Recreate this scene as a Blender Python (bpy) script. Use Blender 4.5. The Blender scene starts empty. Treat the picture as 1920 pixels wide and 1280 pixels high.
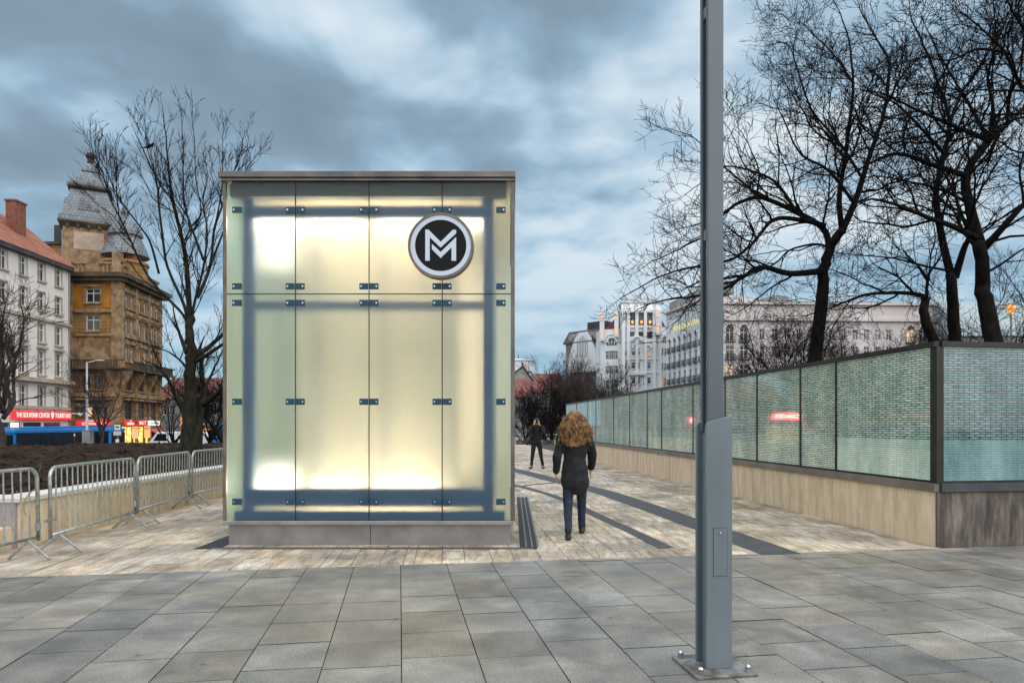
import bpy, bmesh, math, random
import numpy as np
from mathutils import Vector, noise as mnoise
R = math.radians
sc = bpy.context.scene
COL = sc.collection
rng = random.Random(7)

# ------------------------------------------------------------------ camera
CH, F, CX, HY = 1.55, 1280.0, 960.0, 795.0      # eye height; lens and horizon in units of the 1920x1280 frame
cd = bpy.data.cameras.new('camera'); cam = bpy.data.objects.new('camera', cd); COL.objects.link(cam)
cam.location = (0, 0, CH); cam.rotation_euler = (R(90), 0, 0)
cd.sensor_width = 36; cd.lens = 24; cd.shift_y = (HY - 640) / 1920; cd.clip_start = .05; cd.clip_end = 3000
sc.camera = cam
sc.view_settings.view_transform = 'Standard'; sc.view_settings.look = 'None'
sc.view_settings.exposure = 0; sc.view_settings.gamma = 1
cy = sc.cycles
cy.use_denoising = True; cy.max_bounces = 10; cy.diffuse_bounces = 4; cy.glossy_bounces = 4
cy.transmission_bounces = 8; cy.sample_clamp_indirect = 8.0; cy.sample_clamp_direct = 0
cy.caustics_reflective = False; cy.caustics_refractive = True

# ------------------------------------------------------------------ sky
SUN_EL, SUN_AZ = R(14), R(138)                   # low, behind the camera
world = bpy.data.worlds.new('World'); sc.world = world; world.use_nodes = True
UPG, BKG = 1.7, 1.35                              # how much brighter the sky is overhead and behind the camera
def sky():
    nt = world.node_tree; N = nt.nodes; L = nt.links; N.clear()
    def n(t, **k):
        o = N.new(t)
        for a, b in k.items(): setattr(o, a, b)
        return o
    def mth(op, a, b=None, c=None, clamp=False):
        o = n('ShaderNodeMath', operation=op); o.use_clamp = clamp
        for i, v in enumerate((a, b, c)):
            if v is None: continue
            if isinstance(v, (int, float)): o.inputs[i].default_value = v
            else: L.new(v, o.inputs[i])
        return o.outputs[0]
    out = n('ShaderNodeOutputWorld'); bg = n('ShaderNodeBackground'); bg.inputs[1].default_value = .1
    L.new(bg.outputs[0], out.inputs[0])
    tc = n('ShaderNodeTexCoord'); sp = n('ShaderNodeSeparateXYZ'); L.new(tc.outputs['Generated'], sp.inputs[0])
    x, y, z = sp.outputs
    zz = mth('ADD', mth('MAXIMUM', z, 0.0), .16)
    cb = n('ShaderNodeCombineXYZ'); L.new(mth('DIVIDE', x, zz), cb.inputs[0]); L.new(mth('DIVIDE', y, zz), cb.inputs[1])
    def clouds(scale, loc, rot, stretch, detail, rough, dist):
        mp = n('ShaderNodeMapping'); L.new(cb.outputs[0], mp.inputs[0])
        mp.inputs['Location'].default_value = loc; mp.inputs['Rotation'].default_value = (0, 0, rot); mp.inputs['Scale'].default_value = stretch
        t = n('ShaderNodeTexNoise'); L.new(mp.outputs[0], t.inputs['Vector'])
        t.inputs['Scale'].default_value = scale; t.inputs['Detail'].default_value = detail
        t.inputs['Roughness'].default_value = rough; t.inputs['Distortion'].default_value = dist
        return t.outputs[0]
    big = clouds(.8, (4.3, 3.3, 0), .25, (1, .85, 1), 3, .5, .3)
    fine = clouds(2.6, (0.7, 1.9, 0), .2, (1.1, .95, 1), 4, .5, .15)
    v = mth('ADD', mth('MULTIPLY', big, .6), mth('MULTIPLY', fine, .59))
    # thicker cloud deck overhead of the plaza, thinner towards the horizon
    deck = n('ShaderNodeMapRange', clamp=True); L.new(z, deck.inputs[0])
    for i, q in enumerate((.26, .52, -.022, -.06)): deck.inputs[1 + i].default_value = q
    v = mth('ADD', v, deck.outputs[0])
    rp = n('ShaderNodeValToRGB'); L.new(v, rp.inputs[0]); e = rp.color_ramp.elements
    e[0].position = .27; e[0].color = (.19, .255, .32, 1)
    e[1].position = .665; e[1].color = (.78, .87, .93, 1)
    for p, c in ((.43, (.24, .335, .425)), (.49, (.29, .43, .56)), (.54, (.42, .58, .72)), (.60, (.62, .75, .85))):
        q = e.new(p); q.color = (*c, 1)
    # low air near the horizon is a paler blue
    hz = n('ShaderNodeMapRange', clamp=True); L.new(z, hz.inputs[0])
    for i, q in enumerate((0.0, .30, .9, 0.0)): hz.inputs[1 + i].default_value = q
    mx = n('ShaderNodeMix', data_type='RGBA'); L.new(hz.outputs[0], mx.inputs[0]); L.new(rp.outputs[0], mx.inputs[6]); mx.inputs[7].default_value = (.29, .50, .67, 1)
    sk = n('ShaderNodeTexSky', sky_type='NISHITA'); sk.sun_disc = False; sk.sun_elevation = SUN_EL; sk.sun_rotation = SUN_AZ
    # overcast skies are brightest overhead; dusk glow stays on the side of the set sun (behind the camera)
    def rng_(src, a, b):
        o = n('ShaderNodeMapRange', clamp=True, interpolation_type='SMOOTHSTEP'); L.new(src, o.inputs[0])
        for i, q in enumerate((a, b, 0.0, 1.0)): o.inputs[1 + i].default_value = q
        return o.outputs[0]
    up, bk = rng_(z, .54, .80), mth('MULTIPLY', rng_(y, .66, -.25), rng_(z, -.05, .12))
    gain = mth('MULTIPLY', mth('ADD', mth('ADD', 1.0, mth('MULTIPLY', up, UPG)), mth('MULTIPLY', bk, BKG)), 9.4)
    pale = n('ShaderNodeMix', data_type='RGBA'); L.new(mth('MULTIPLY', mth('MAXIMUM', up, bk), .8), pale.inputs[0]); L.new(mx.outputs[2], pale.inputs[6]); pale.inputs[7].default_value = (.49, .505, .52, 1)
    sc1 = n('ShaderNodeVectorMath', operation='SCALE'); L.new(pale.outputs[2], sc1.inputs[0]); L.new(gain, sc1.inputs[3])
    sc2 = n('ShaderNodeVectorMath', operation='SCALE'); L.new(sk.outputs[0], sc2.inputs[0]); sc2.inputs[3].default_value = .12
    ad = n('ShaderNodeVectorMath', operation='ADD'); L.new(sc1.outputs[0], ad.inputs[0]); L.new(sc2.outputs[0], ad.inputs[1])
    L.new(ad.outputs[0], bg.inputs[0])
sky()
sd = bpy.data.lights.new('sun', 'SUN'); sd.energy = 1.25; sd.angle = R(60); sd.color = (1, .95, .88)
sun = bpy.data.objects.new('sun', sd); COL.objects.link(sun)
sdir = Vector((math.sin(SUN_AZ) * math.cos(R(35)), math.cos(SUN_AZ) * math.cos(R(35)), math.sin(R(35))))
sun.rotation_euler = sdir.to_track_quat('Z', 'Y').to_euler()

# ------------------------------------------------------------------ helpers
def at(px, py, Y): return Vector(((px - CX) / F * Y, Y, CH + (HY - py) / F * Y))
def gnd(px, py, z=0.0):
    Y = (CH - z) * F / (py - HY); return Vector(((px - CX) / F * Y, Y, z))

def link(o): COL.objects.link(o); return o
def tag(o, label=None, cat=None, group=None, kind=None):
    for k, v in (('label', label), ('category', cat), ('group', group), ('kind', kind)):
        if v: o[k] = v
    return o
def thing(name, loc, label, cat, group=None, rz=0):
    o = bpy.data.objects.new(name, None); o.location = loc; o.rotation_euler = (0, 0, rz); o.empty_display_size = .2
    return tag(link(o), label, cat, group)
def base_of(p):
    v = Vector((0, 0, 0))
    while p is not None: v += Vector(p.location); p = p.parent
    return v

class MB:
    def __init__(s): s.v = []; s.f = []; s.smooth = False
    def add(s, vs, fs):
        k = len(s.v); s.v += [tuple(q) for q in vs]; s.f += [tuple(i + k for i in f) for f in fs]; return s
    def quad(s, a, b, c, d): return s.add((a, b, c, d), ((0, 1, 2, 3),))
    def box(s, x0, x1, y0, y1, z0, z1):
        return s.hexa([(x0, y0), (x1, y0), (x1, y1), (x0, y1)], z0, z1)
    def hexa(s, poly, z0, z1): return s.prism([(p[0], p[1], z0) for p in poly], (0, 0, z1 - z0))
    def prism(s, poly, ext):
        n = len(poly); e = Vector(ext); b = [Vector(p) for p in poly]
        return s.add(b + [p + e for p in b], [tuple(range(n))[::-1], tuple(range(n, 2 * n))] + [(i, (i + 1) % n, n + (i + 1) % n, n + i) for i in range(n)])
    def bar(s, p, q, w, h=None, up=(0, 0, 1)):
        p, q = Vector(p), Vector(q); h = h or w; d = (q - p).normalized(); up = Vector(up)
        if abs(d.dot(up)) > .99: up = Vector((0, 1, 0))
        a = d.cross(up).normalized() * w / 2; b = a.cross(d).normalized() * h / 2
        return s.prism([p - a - b, p + a - b, p + a + b, p - a + b], q - p)
    def tube(s, pts, rs, n=8, cap=True):
        pts = [Vector(p) for p in pts]
        if isinstance(rs, (int, float)): rs = [rs] * len(pts)
        k = len(s.v); a = None
        for i, p in enumerate(pts):
            d = (pts[min(i + 1, len(pts) - 1)] - pts[max(i - 1, 0)])
            d = d.normalized() if d.length > 1e-9 else Vector((0, 0, 1))
            if a is None: a = d.orthogonal().normalized()
            a = (a - d * a.dot(d)); a = a.normalized() if a.length > 1e-6 else d.orthogonal().normalized()
            b = d.cross(a)
            for j in range(n):
                t = 2 * math.pi * j / n; s.v.append(tuple(p + (a * math.cos(t) + b * math.sin(t)) * rs[i]))
        for i in range(len(pts) - 1):
            for j in range(n):
                u, w = k + i * n + j, k + i * n + (j + 1) % n; s.f.append((u, w, w + n, u + n))
        if cap:
            s.f.append(tuple(range(k, k + n))[::-1]); m = k + (len(pts) - 1) * n; s.f.append(tuple(range(m, m + n)))
        return s
    def lathe(s, c, prof, n=16, rot=0, sx=1, sy=1):
        c = Vector(c); k = len(s.v)
        for r, z in prof:
            for j in range(n):
                t = rot + 2 * math.pi * j / n; s.v.append((c.x + r * math.cos(t) * sx, c.y + r * math.sin(t) * sy, c.z + z))
        for i in range(len(prof) - 1):
            for j in range(n):
                u, w = k + i * n + j, k + i * n + (j + 1) % n; s.f.append((u, w, w + n, u + n))
        s.f.append(tuple(range(k, k + n))[::-1]); m = k + (len(prof) - 1) * n; s.f.append(tuple(range(m, m + n)))
        return s
    def capsule(s, p, q, r0, r1, n=12, flat=1.0, side=(1, 0, 0)):
        p, q = Vector(p), Vector(q); d = q - p; d = d.normalized() if d.length > 1e-6 else Vector((0, 0, 1))
        a = Vector(side); a = a - d * a.dot(d); a = a.normalized() if a.length > 1e-3 else d.orthogonal().normalized(); b = d.cross(a)
        k = len(s.v); rings = []
        for i in range(1, 5): t = i * math.pi / 10; rings.append((p - d * r0 * math.cos(t), r0 * math.sin(t)))
        rings += [(p, r0), (q, r1)]
        for i in range(4, 0, -1): t = i * math.pi / 10; rings.append((q + d * r1 * math.cos(t), r1 * math.sin(t)))
        for c, r in rings:
            for j in range(n):
                t = 2 * math.pi * j / n; s.v.append(tuple(c + a * r * math.cos(t) + b * r * flat * math.sin(t)))
        for i in range(len(rings) - 1):
            for j in range(n):
                u, w = k + i * n + j, k + i * n + (j + 1) % n; s.f.append((u, w, w + n, u + n))
        s.f.append(tuple(range(k, k + n))[::-1]); m = k + (len(rings) - 1) * n; s.f.append(tuple(range(m, m + n)))
        return s
    def build(s, name, mat, parent=None, label=None, cat=None, group=None, kind=None, smooth=None, bevel=0, origin=None):
        b = base_of(parent) if parent else (Vector(origin) if origin else Vector((0, 0, 0)))
        me = bpy.data.meshes.new(name); me.from_pydata([(v[0] - b.x, v[1] - b.y, v[2] - b.z) for v in s.v], [], s.f)
        bm = bmesh.new(); bm.from_mesh(me); bmesh.ops.recalc_face_normals(bm, faces=bm.faces)
        if bevel: bmesh.ops.bevel(bm, geom=bm.edges[:], offset=bevel, segments=1, affect='EDGES', clamp_overlap=True)
        bm.to_mesh(me); bm.free()
        me.materials.append(mat)
        if smooth: me.polygons.foreach_set('use_smooth', [True] * len(me.polygons))
        o = bpy.data.objects.new(name, me); link(o)
        if parent: o.parent = parent
        elif origin: o.location = origin
        return tag(o, label, cat, group, kind)

def text(name, s, mat, parent, loc, size, rz=0.0, ext=.01, ax='CENTER', sx=1.0, fit=None):
    cu = bpy.data.curves.new(name, 'FONT'); cu.body = s; cu.size = size; cu.extrude = ext; cu.align_x = ax; cu.align_y = 'CENTER'
    cu.materials.append(mat); cu.offset = size * .006
    tmp = bpy.data.objects.new(name, cu); link(tmp); dg = bpy.context.evaluated_depsgraph_get()
    me = bpy.data.meshes.new_from_object(tmp.evaluated_get(dg)); bpy.data.objects.remove(tmp)
    if not me.materials: me.materials.append(mat)
    if fit: xs = [v.co.x for v in me.vertices]; sx = fit / (max(xs) - min(xs))
    o = bpy.data.objects.new(name, me); link(o); o.parent = parent
    o.location = Vector(loc) - base_of(parent); o.rotation_euler = (R(90), 0, rz); o.scale = (sx, 1, 1)
    return o

# ------------------------------------------------------------------ materials
class NT:
    def __init__(s, name):
        s.m = bpy.data.materials.new(name); s.m.use_nodes = True; s.t = s.m.node_tree
        s.b = s.t.nodes['Principled BSDF']; s.tc = None
    def n(s, t, **k):
        o = s.t.nodes.new(t)
        for a, b in k.items(): setattr(o, a, b)
        return o
    def l(s, a, b): s.t.links.new(a, b)
    def coord(s, scale=(1, 1, 1), rot=(0, 0, 0), loc=(0, 0, 0), src='Object'):
        if s.tc is None: s.tc = s.n('ShaderNodeTexCoord')
        mp = s.n('ShaderNodeMapping'); s.l(s.tc.outputs[src], mp.inputs[0])
        mp.inputs['Scale'].default_value = scale; mp.inputs['Rotation'].default_value = rot; mp.inputs['Location'].default_value = loc
        return mp.outputs[0]
    def noise(s, vec, scale, detail=5, rough=.55, dist=0):
        t = s.n('ShaderNodeTexNoise'); s.l(vec, t.inputs['Vector']); t.inputs['Scale'].default_value = scale
        t.inputs['Detail'].default_value = detail; t.inputs['Roughness'].default_value = rough; t.inputs['Distortion'].default_value = dist
        return t.outputs[0]
    def ramp(s, fac, stops):
        r = s.n('ShaderNodeValToRGB'); s.l(fac, r.inputs[0]); e = r.color_ramp.elements
        e[0].position, e[0].color = stops[0][0], (*stops[0][1], 1); e[1].position, e[1].color = stops[-1][0], (*stops[-1][1], 1)
        for p, c in stops[1:-1]: q = e.new(p); q.color = (*c, 1)
        return r.outputs[0]
    def mix(s, fac, a, b, mode='MIX'):
        m = s.n('ShaderNodeMix', data_type='RGBA', blend_type=mode)
        for i, v in ((0, fac), (6, a), (7, b)):
            if isinstance(v, (int, float)): m.inputs[i].default_value = v
            elif isinstance(v, tuple): m.inputs[i].default_value = (*v, 1)
            else: s.l(v, m.inputs[i])
        return m.outputs[2]
    def math(s, op, a, b=0.0):
        m = s.n('ShaderNodeMath', operation=op)
        for i, v in ((0, a), (1, b)):
            if isinstance(v, (int, float)): m.inputs[i].default_value = v
            else: s.l(v, m.inputs[i])
        return m.outputs[0]
    def bump(s, h, strength, dist=.01):
        b = s.n('ShaderNodeBump'); b.inputs['Strength'].default_value = strength; b.inputs['Distance'].default_value = dist
        s.l(h, b.inputs['Height']); s.l(b.outputs[0], s.b.inputs['Normal'])
    def set(s, **k):
        for a, v in k.items():
            a = {'color': 'Base Color', 'rough': 'Roughness', 'metal': 'Metallic', 'trans': 'Transmission Weight', 'ior': 'IOR', 'coat': 'Coat Weight',
                 'spec': 'Specular IOR Level', 'emc': 'Emission Color', 'ems': 'Emission Strength'}[a]
            if isinstance(v, (int, float)): s.b.inputs[a].default_value = v
            elif isinstance(v, tuple): s.b.inputs[a].default_value = (*v, 1)
            else: s.l(v, s.b.inputs[a])
        return s
def vm(name, c1, c2, scale=3.0, rough=.7, metal=0, bump=0, bscale=40, stretch=(1, 1, 1), lo=.35, hi=.65, spec=.5):
    t = NT(name); v = t.coord(stretch); f = t.noise(v, scale)
    t.set(color=t.ramp(f, ((lo, c1), (hi, c2))), rough=rough, metal=metal, spec=spec)
    if bump: t.bump(t.noise(t.coord(), bscale), bump)
    return t.m
def em(name, c, s):
    t = NT(name); t.set(color=(.05, .05, .05), emc=c, ems=s, rough=.5); return t.m
def metal_brushed(name, c1, c2, rough=.38):
    t = NT(name); f = t.noise(t.coord((1.2, 1.2, 1.2)), 2.4, 6, .6); g = t.noise(t.coord((3, 3, 90)), 3, 3)
    t.set(color=t.mix(t.math('MULTIPLY', g, .35), t.ramp(f, ((.35, c1), (.68, c2))), (.2, .19, .18)), metal=.75, rough=rough + .08)
    t.bump(g, .08, .003); return t.m

def m_tile(name, base, dark, light, streak, bscale, joint_rot, stain=.5, rough=.62):
    t = NT(name); a = t.n('ShaderNodeAttribute', attribute_name='tint')
    v = t.coord(streak, (0, 0, joint_rot))
    f = t.noise(v, 2.2, 8, .62, .6)
    c = t.ramp(f, ((.32, dark), (.5, base), (.68, light)))
    g = t.math('ADD', t.math('MULTIPLY', a.outputs['Fac'], .36), .82)
    gg = t.n('ShaderNodeVectorMath', operation='SCALE'); t.l(c, gg.inputs[0]); t.l(g, gg.inputs[3])
    spots = t.ramp(t.noise(t.coord(), .9, 7, .65), ((.40, (1 - stain,) * 3), (.60, (1, 1, 1))))
    c2 = t.mix(1.0, gg.outputs[0], spots, 'MULTIPLY')
    gr = t.ramp(t.noise(t.coord(), bscale, 2, .5), ((.32, (.58, .58, .58)), (.68, (1.34, 1.34, 1.34))))
    vo = t.n('ShaderNodeTexVoronoi', feature='F1'); t.l(t.coord(), vo.inputs['Vector']); vo.inputs['Scale'].default_value = 1.7   # trodden gum and drips
    gum = t.ramp(vo.outputs['Distance'], ((.028, (.55, .55, .56)), (.05, (1, 1, 1))))
    c3 = t.mix(1.0, t.mix(1.0, c2, gr, 'MULTIPLY'), gum, 'MULTIPLY')
    h = t.n('ShaderNodeAttribute', attribute_name='hue'); c3 = t.mix(1.0, c3, t.ramp(h.outputs['Fac'], ((.0, (1.05, 1.0, .93)), (1.0, (.95, 1.0, 1.05)))), 'MULTIPLY')
    t.set(color=c3, rough=t.math('ADD', t.math('MULTIPLY', f, .35), rough - .2), spec=.45)
    t.bump(t.noise(t.coord(), bscale, 3), .25, .004)
    return t.m
def masonry(name, c1, c2, mort, bw, rh, scale, rough=.85, metal=0, msz=.02):
    t = NT(name); sp = t.n('ShaderNodeSeparateXYZ'); t.l(t.coord(), sp.inputs[0]); cb = t.n('ShaderNodeCombineXYZ')
    t.l(t.math('ADD', sp.outputs[0], sp.outputs[1]), cb.inputs[0]); t.l(sp.outputs[2], cb.inputs[1])
    b = t.n('ShaderNodeTexBrick', offset=.5); t.l(cb.outputs[0], b.inputs['Vector']); b.inputs['Scale'].default_value = 1; b.inputs['Brick Width'].default_value = bw; b.inputs['Row Height'].default_value = rh
    b.inputs['Mortar Size'].default_value = msz; b.inputs['Color1'].default_value = (*c1, 1); b.inputs['Color2'].default_value = (*c2, 1); b.inputs['Mortar'].default_value = (*mort, 1)
    w = t.ramp(t.noise(t.coord((1, 1, .5)), scale, 7, .7), ((.34, (.60, .57, .54)), (.60, (1, 1, 1))))
    t.set(color=t.mix(1.0, b.outputs[0], w, 'MULTIPLY'), rough=rough, metal=metal); return t.m
GROT = -math.atan(.155)
M = {}
M['granite'] = m_tile('granite', (.245, .224, .194), (.175, .165, .150), (.325, .30, .262), (1.2, 1.2, 1), 95, 0, .34, .42)
M['travertine'] = m_tile('travertine', (.58, .465, .355), (.33, .245, .17), (.75, .66, .55), (4.5, .9, 1), 60, math.atan(.097), .5)
M['mortar'] = vm('mortar', (.02, .019, .017), (.045, .042, .038), 6, .95)
M['asphalt'] = vm('asphalt', (.035, .035, .037), (.06, .06, .062), 1.5, .9, bump=.2)
M['soil'] = vm('soil', (.008, .005, .0035), (.046, .029, .019), 4, .95, bump=.9, bscale=14, spec=.08)
M['straw'] = vm('dry_stalks', (.05, .035, .02), (.17, .12, .07), 3, .95)
M['grate'] = NT('grate').set(color=(.022, .022, .024), rough=.6, metal=.3).m
def tactile():
    t = NT('tactile_stone'); w = t.n('ShaderNodeTexWave', wave_type='BANDS', bands_direction='X'); t.l(t.coord((1, 1, 1), src='UV'), w.inputs['Vector'])
    w.inputs['Scale'].default_value = 5.2; w.inputs['Distortion'].default_value = 0
    f = t.noise(t.coord(), 6)
    t.set(color=t.mix(w.outputs[1], t.ramp(f, ((.35, (.055, .058, .062)), (.65, (.105, .108, .114)))), (.022, .023, .026)), rough=.6)
    t.bump(w.outputs[1], .6, .01); return t.m
M['tactile'] = tactile()
M['steel'] = metal_brushed('dull_steel', (.26, .24, .235), (.41, .37, .355), .4)
M['bronze'] = metal_brushed('weathered_steel', (.10, .082, .072), (.22, .18, .15), .42)
M['galv'] = vm('galvanised', (.30, .32, .32), (.50, .52, .51), 14, .38, .8)
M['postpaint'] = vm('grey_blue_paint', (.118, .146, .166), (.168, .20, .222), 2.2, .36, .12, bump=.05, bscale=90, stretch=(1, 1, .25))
M['post_backlit'] = vm('grey_blue_paint_backlit', (.072, .092, .11), (.088, .11, .128), 1.2, .36, .15)  # same post paint, darkened: the backlit look of the upper bars put into colour
M['base_plate'] = vm('rusty_plate', (.10, .08, .065), (.27, .27, .27), 9, .75, .3, bump=.5, bscale=50)
M['chrome'] = NT('bright_nut').set(color=(.62, .63, .63), rough=.22, metal=1.0).m
M['blue_steel'] = NT('blue_steel').set(color=(.0, .074, .205), rough=.7, spec=.2, metal=.0).m
M['clamp'] = NT('clamp_steel').set(color=(.012, .055, .09), rough=.45, metal=.2).m
M['black'] = NT('black_gasket').set(color=(.012, .012, .013), rough=.5).m
M['darkframe'] = vm('dark_bronze_frame', (.014, .014, .014), (.03, .028, .026), 3, .4, .4)
M['sill'] = vm('grey_sill_metal', (.16, .145, .125), (.25, .225, .195), 2, .45, .5)
M['lintel'] = vm('concrete_lintel', (.008, .011, .009), (.035, .036, .028), 3, .9, stretch=(1, 1, 4))
M['cream'] = vm('cream_panel', (.76, .61, .45), (.82, .67, .51), .8, .6)
M['side_em'] = em('side_light_panel', (1.0, .68, .38), 2.2)
M['white_em'] = em('lamp_tube', (1.0, .86, .66), 84)
M['led'] = em('led_panel', (1.0, .90, .74), 1.6)
def m_frost(name='frosted_glass', a=(.78, .88, .84), b=(.87, .94, .91)):
    t = NT(name); f = t.noise(t.coord((1, 1, 1)), 2.2, 6, .6)
    sm = t.ramp(t.noise(t.coord((1.4, 1.4, .5)), 3.5, 8, .7), ((.42, a), (.72, b)))
    t.set(color=sm, trans=1.0, ior=1.5, rough=t.math('ADD', t.math('MULTIPLY', f, .10), .39), spec=.05)
    return t.m
M['frost'] = m_frost()
M['frost_side'] = m_frost('side_frosted_glass', (.58, .86, .74), (.70, .92, .82))
def m_travwall(name, c1, c2, c3, dirt=.55):
    t = NT(name); f = t.noise(t.coord((3.0, 3.0, .7)), 2.4, 10, .74, .3); g = t.noise(t.coord((5, 5, .5)), 1.1, 6, .7)
    z = t.n('ShaderNodeSeparateXYZ'); t.l(t.coord(), z.inputs[0])
    c = t.ramp(f, ((.3, c1), (.5, c2), (.7, c3)))
    st = t.ramp(g, ((.34, (dirt, dirt, dirt)), (.56, (1, 1, 1))))
    t.set(color=t.mix(1.0, c, st, 'MULTIPLY'), rough=.75); t.bump(f, .3, .01); return t.m
M['travwall'] = m_travwall('travertine_wall', (.54, .40, .265), (.68, .525, .37), (.78, .65, .50), .74)
M['travgrey'] = m_travwall('stained_travertine_wall', (.035, .03, .028), (.13, .105, .09), (.27, .22, .18), .28)
M['coping'] = vm('coping_stone', (.50, .46, .42), (.66, .62, .57), 3, .7)
def m_text_glass(name, tint_a, tint_b, dark, lowk=.38):
    """clear-backed glass printed with rows of pale lettering bars"""
    t = NT(name); v = t.coord((1, 1, 1), src='UV')
    b = t.n('ShaderNodeTexBrick', offset=.5, offset_frequency=2, squash=1.0)
    t.l(v, b.inputs['Vector']); b.inputs['Scale'].default_value = 1.0; b.inputs['Mortar Size'].default_value = .0058; b.inputs['Mortar Smooth'].default_value = .25
    b.inputs['Brick Width'].default_value = .155; b.inputs['Row Height'].default_value = .031; b.inputs['Bias'].default_value = 0
    b.inputs['Color1'].default_value = (1, 1, 1, 1); b.inputs['Color2'].default_value = (.72, .72, .72, 1); b.inputs['Mortar'].default_value = (0, 0, 0, 1)
    big = t.noise(t.coord((1.5, .55, 1), src='UV'), 1.3, 5, .6)  # upright darker streaks in the tint, painted reflections of tree trunks
    pale = t.ramp(big, ((.36, tint_a), (.62, tint_b)))
    # words have ragged gaps; the printed dose thins out in the lowest part of each sheet
    sp = t.n('ShaderNodeSeparateXYZ'); t.l(v, sp.inputs[0])
    low = t.n('ShaderNodeMapRange', clamp=True); t.l(sp.outputs[1], low.inputs[0])
    for i, q in enumerate((.50, .53, lowk, 1.0)): low.inputs[1 + i].default_value = q
    gaps = t.ramp(t.noise(t.coord((16, 34, 1), src='UV'), 1.0, 2, .5), ((.34, (.5, .5, .5)), (.46, (1, 1, 1))))
    inv = t.math('MULTIPLY', t.math('SUBTRACT', 1.0, t.math('MULTIPLY', b.outputs['Color'], gaps)), low.outputs[0])
    t.set(color=t.mix(inv, pale, dark), rough=.03, spec=.5, ior=1.75)
    return t.m
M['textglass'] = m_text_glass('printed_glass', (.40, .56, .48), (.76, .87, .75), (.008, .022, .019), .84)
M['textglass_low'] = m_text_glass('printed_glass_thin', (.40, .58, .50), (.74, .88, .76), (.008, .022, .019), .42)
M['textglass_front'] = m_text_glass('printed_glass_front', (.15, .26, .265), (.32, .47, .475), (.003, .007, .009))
M['bark'] = vm('bark', (.006, .005, .005), (.017, .014, .012), 8, .95, bump=.6, bscale=30, stretch=(1, 1, .4), spec=.12)
M['bark_brown'] = vm('brown_bark', (.022, .017, .014), (.055, .041, .032), 8, .95)
M['bark_olive'] = vm('olive_bark', (.012, .011, .008), (.034, .030, .021), 7, .95, bump=.6, bscale=30, stretch=(1, 1, .4), spec=.12)
M['twig'] = NT('twig').set(color=(.008, .007, .007), rough=.9, spec=.1).m
M['twig_shrub'] = NT('shrub_twig').set(color=(.022, .014, .013), rough=.9, spec=.2).m
M['twig_brown'] = NT('brown_twig').set(color=(.045, .032, .027), rough=.9, spec=.2).m
M['cream_wall'] = vm('cream_render', (.70, .64, .58), (.78, .72, .66), .25, .85)
M['cream_trim'] = vm('sandstone_trim', (.36, .29, .23), (.46, .38, .30), 1, .85)
M['ochre'] = masonry('ochre_masonry', (.27, .145, .045), (.37, .215, .08), (.085, .04, .014), 1.6, .42, .55)
M['ochre_paint'] = vm('ochre_paint', (.24, .085, .010), (.44, .18, .022), .9, .85)
M['ochre_lt'] = vm('worn_sandstone', (.15, .09, .042), (.37, .245, .14), 1.3, .85)
M['ochre_dk'] = vm('dark_stone_band', (.045, .035, .022), (.11, .085, .05), .6, .9)
M['slate'] = masonry('zinc_roof', (.17, .19, .21), (.24, .265, .29), (.07, .08, .09), .62, .42, .45, .5, .2, .035)
M['rooftile'] = vm('orange_roof_tile', (.20, .068, .036), (.33, .125, .07), .8, .85, bump=.6, bscale=9)
M['roofred'] = vm('red_brown_roof', (.13, .038, .030), (.21, .075, .06), .6, .85)
M['roofdark'] = vm('dark_mansard', (.035, .030, .032), (.075, .062, .06), .6, .7)
M['plaster'] = vm('pale_pink_plaster', (.34, .25, .19), (.50, .38, .30), .8, .85)
M['finial'] = vm('dark_red_stone', (.05, .022, .018), (.10, .05, .04), 2, .9)
M['brick'] = vm('chimney_brick', (.16, .055, .036), (.26, .10, .065), 2, .9)
M['whitestone'] = vm('white_stone', (.62, .63, .63), (.84, .85, .85), .16, .8, stretch=(1, 1, .5))
M['pinkstone'] = vm('pink_stone', (.50, .435, .42), (.68, .60, .585), .14, .8, stretch=(1, 1, .5))
M['bluestone'] = vm('pale_grey_stone', (.56, .58, .59), (.74, .76, .77), .14, .8)
M['greywall'] = vm('grey_render', (.22, .21, .21), (.33, .31, .30), .3, .9)
M['copper'] = vm('copper_roof', (.26, .31, .32), (.36, .42, .43), .4, .6)
M['pane'] = NT('window_pane').set(color=(.022, .026, .03), rough=.07).m
M['pane_curtain'] = NT('curtained_pane').set(color=(.13, .125, .115), rough=.1).m
M['pane_sky'] = NT('dark_blue_pane').set(color=(.03, .042, .055), rough=.03, ior=1.8).m
M['paneblue'] = NT('roof_glazing').set(color=(.10, .22, .34), rough=.06).m
M['winframe'] = NT('white_window_frame').set(color=(.62, .60, .57), rough=.5).m
M['darkwin'] = NT('dark_window_frame').set(color=(.05, .04, .03), rough=.5).m
M['iron'] = NT('balcony_iron').set(color=(.03, .034, .036), rough=.6).m
M['lit_orange'] = em('lit_window_orange', (1.0, .36, .09), .75)
M['lit_warm'] = em('lit_window_warm', (1.0, .72, .38), .9)
M['lit_white'] = em('lit_window_white', (.95, .97, 1.0), 1.1)
M['lamp_orange'] = em('orange_lamp', (1.0, .34, .06), 2.2)
M['lamp_soft'] = em('orange_glow_lamp', (1.0, .45, .18), 1.2)
M['shop_glow'] = em('lit_shop', (1.0, .50, .05), 1.8)
M['shop_glow2'] = em('lit_shop_bright', (1.0, .74, .30), 2.6)
M['sign_red'] = em('lit_red_sign', (1.0, .012, .018), .85)
M['sign_text'] = em('lit_sign_text', (1.0, .93, .88), 1.15)
M['sign_red2'] = em('bright_red_sign', (1.0, .05, .06), 7)
M['sign_text2'] = em('bright_sign_text', (1.0, .85, .8), 14)
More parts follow.
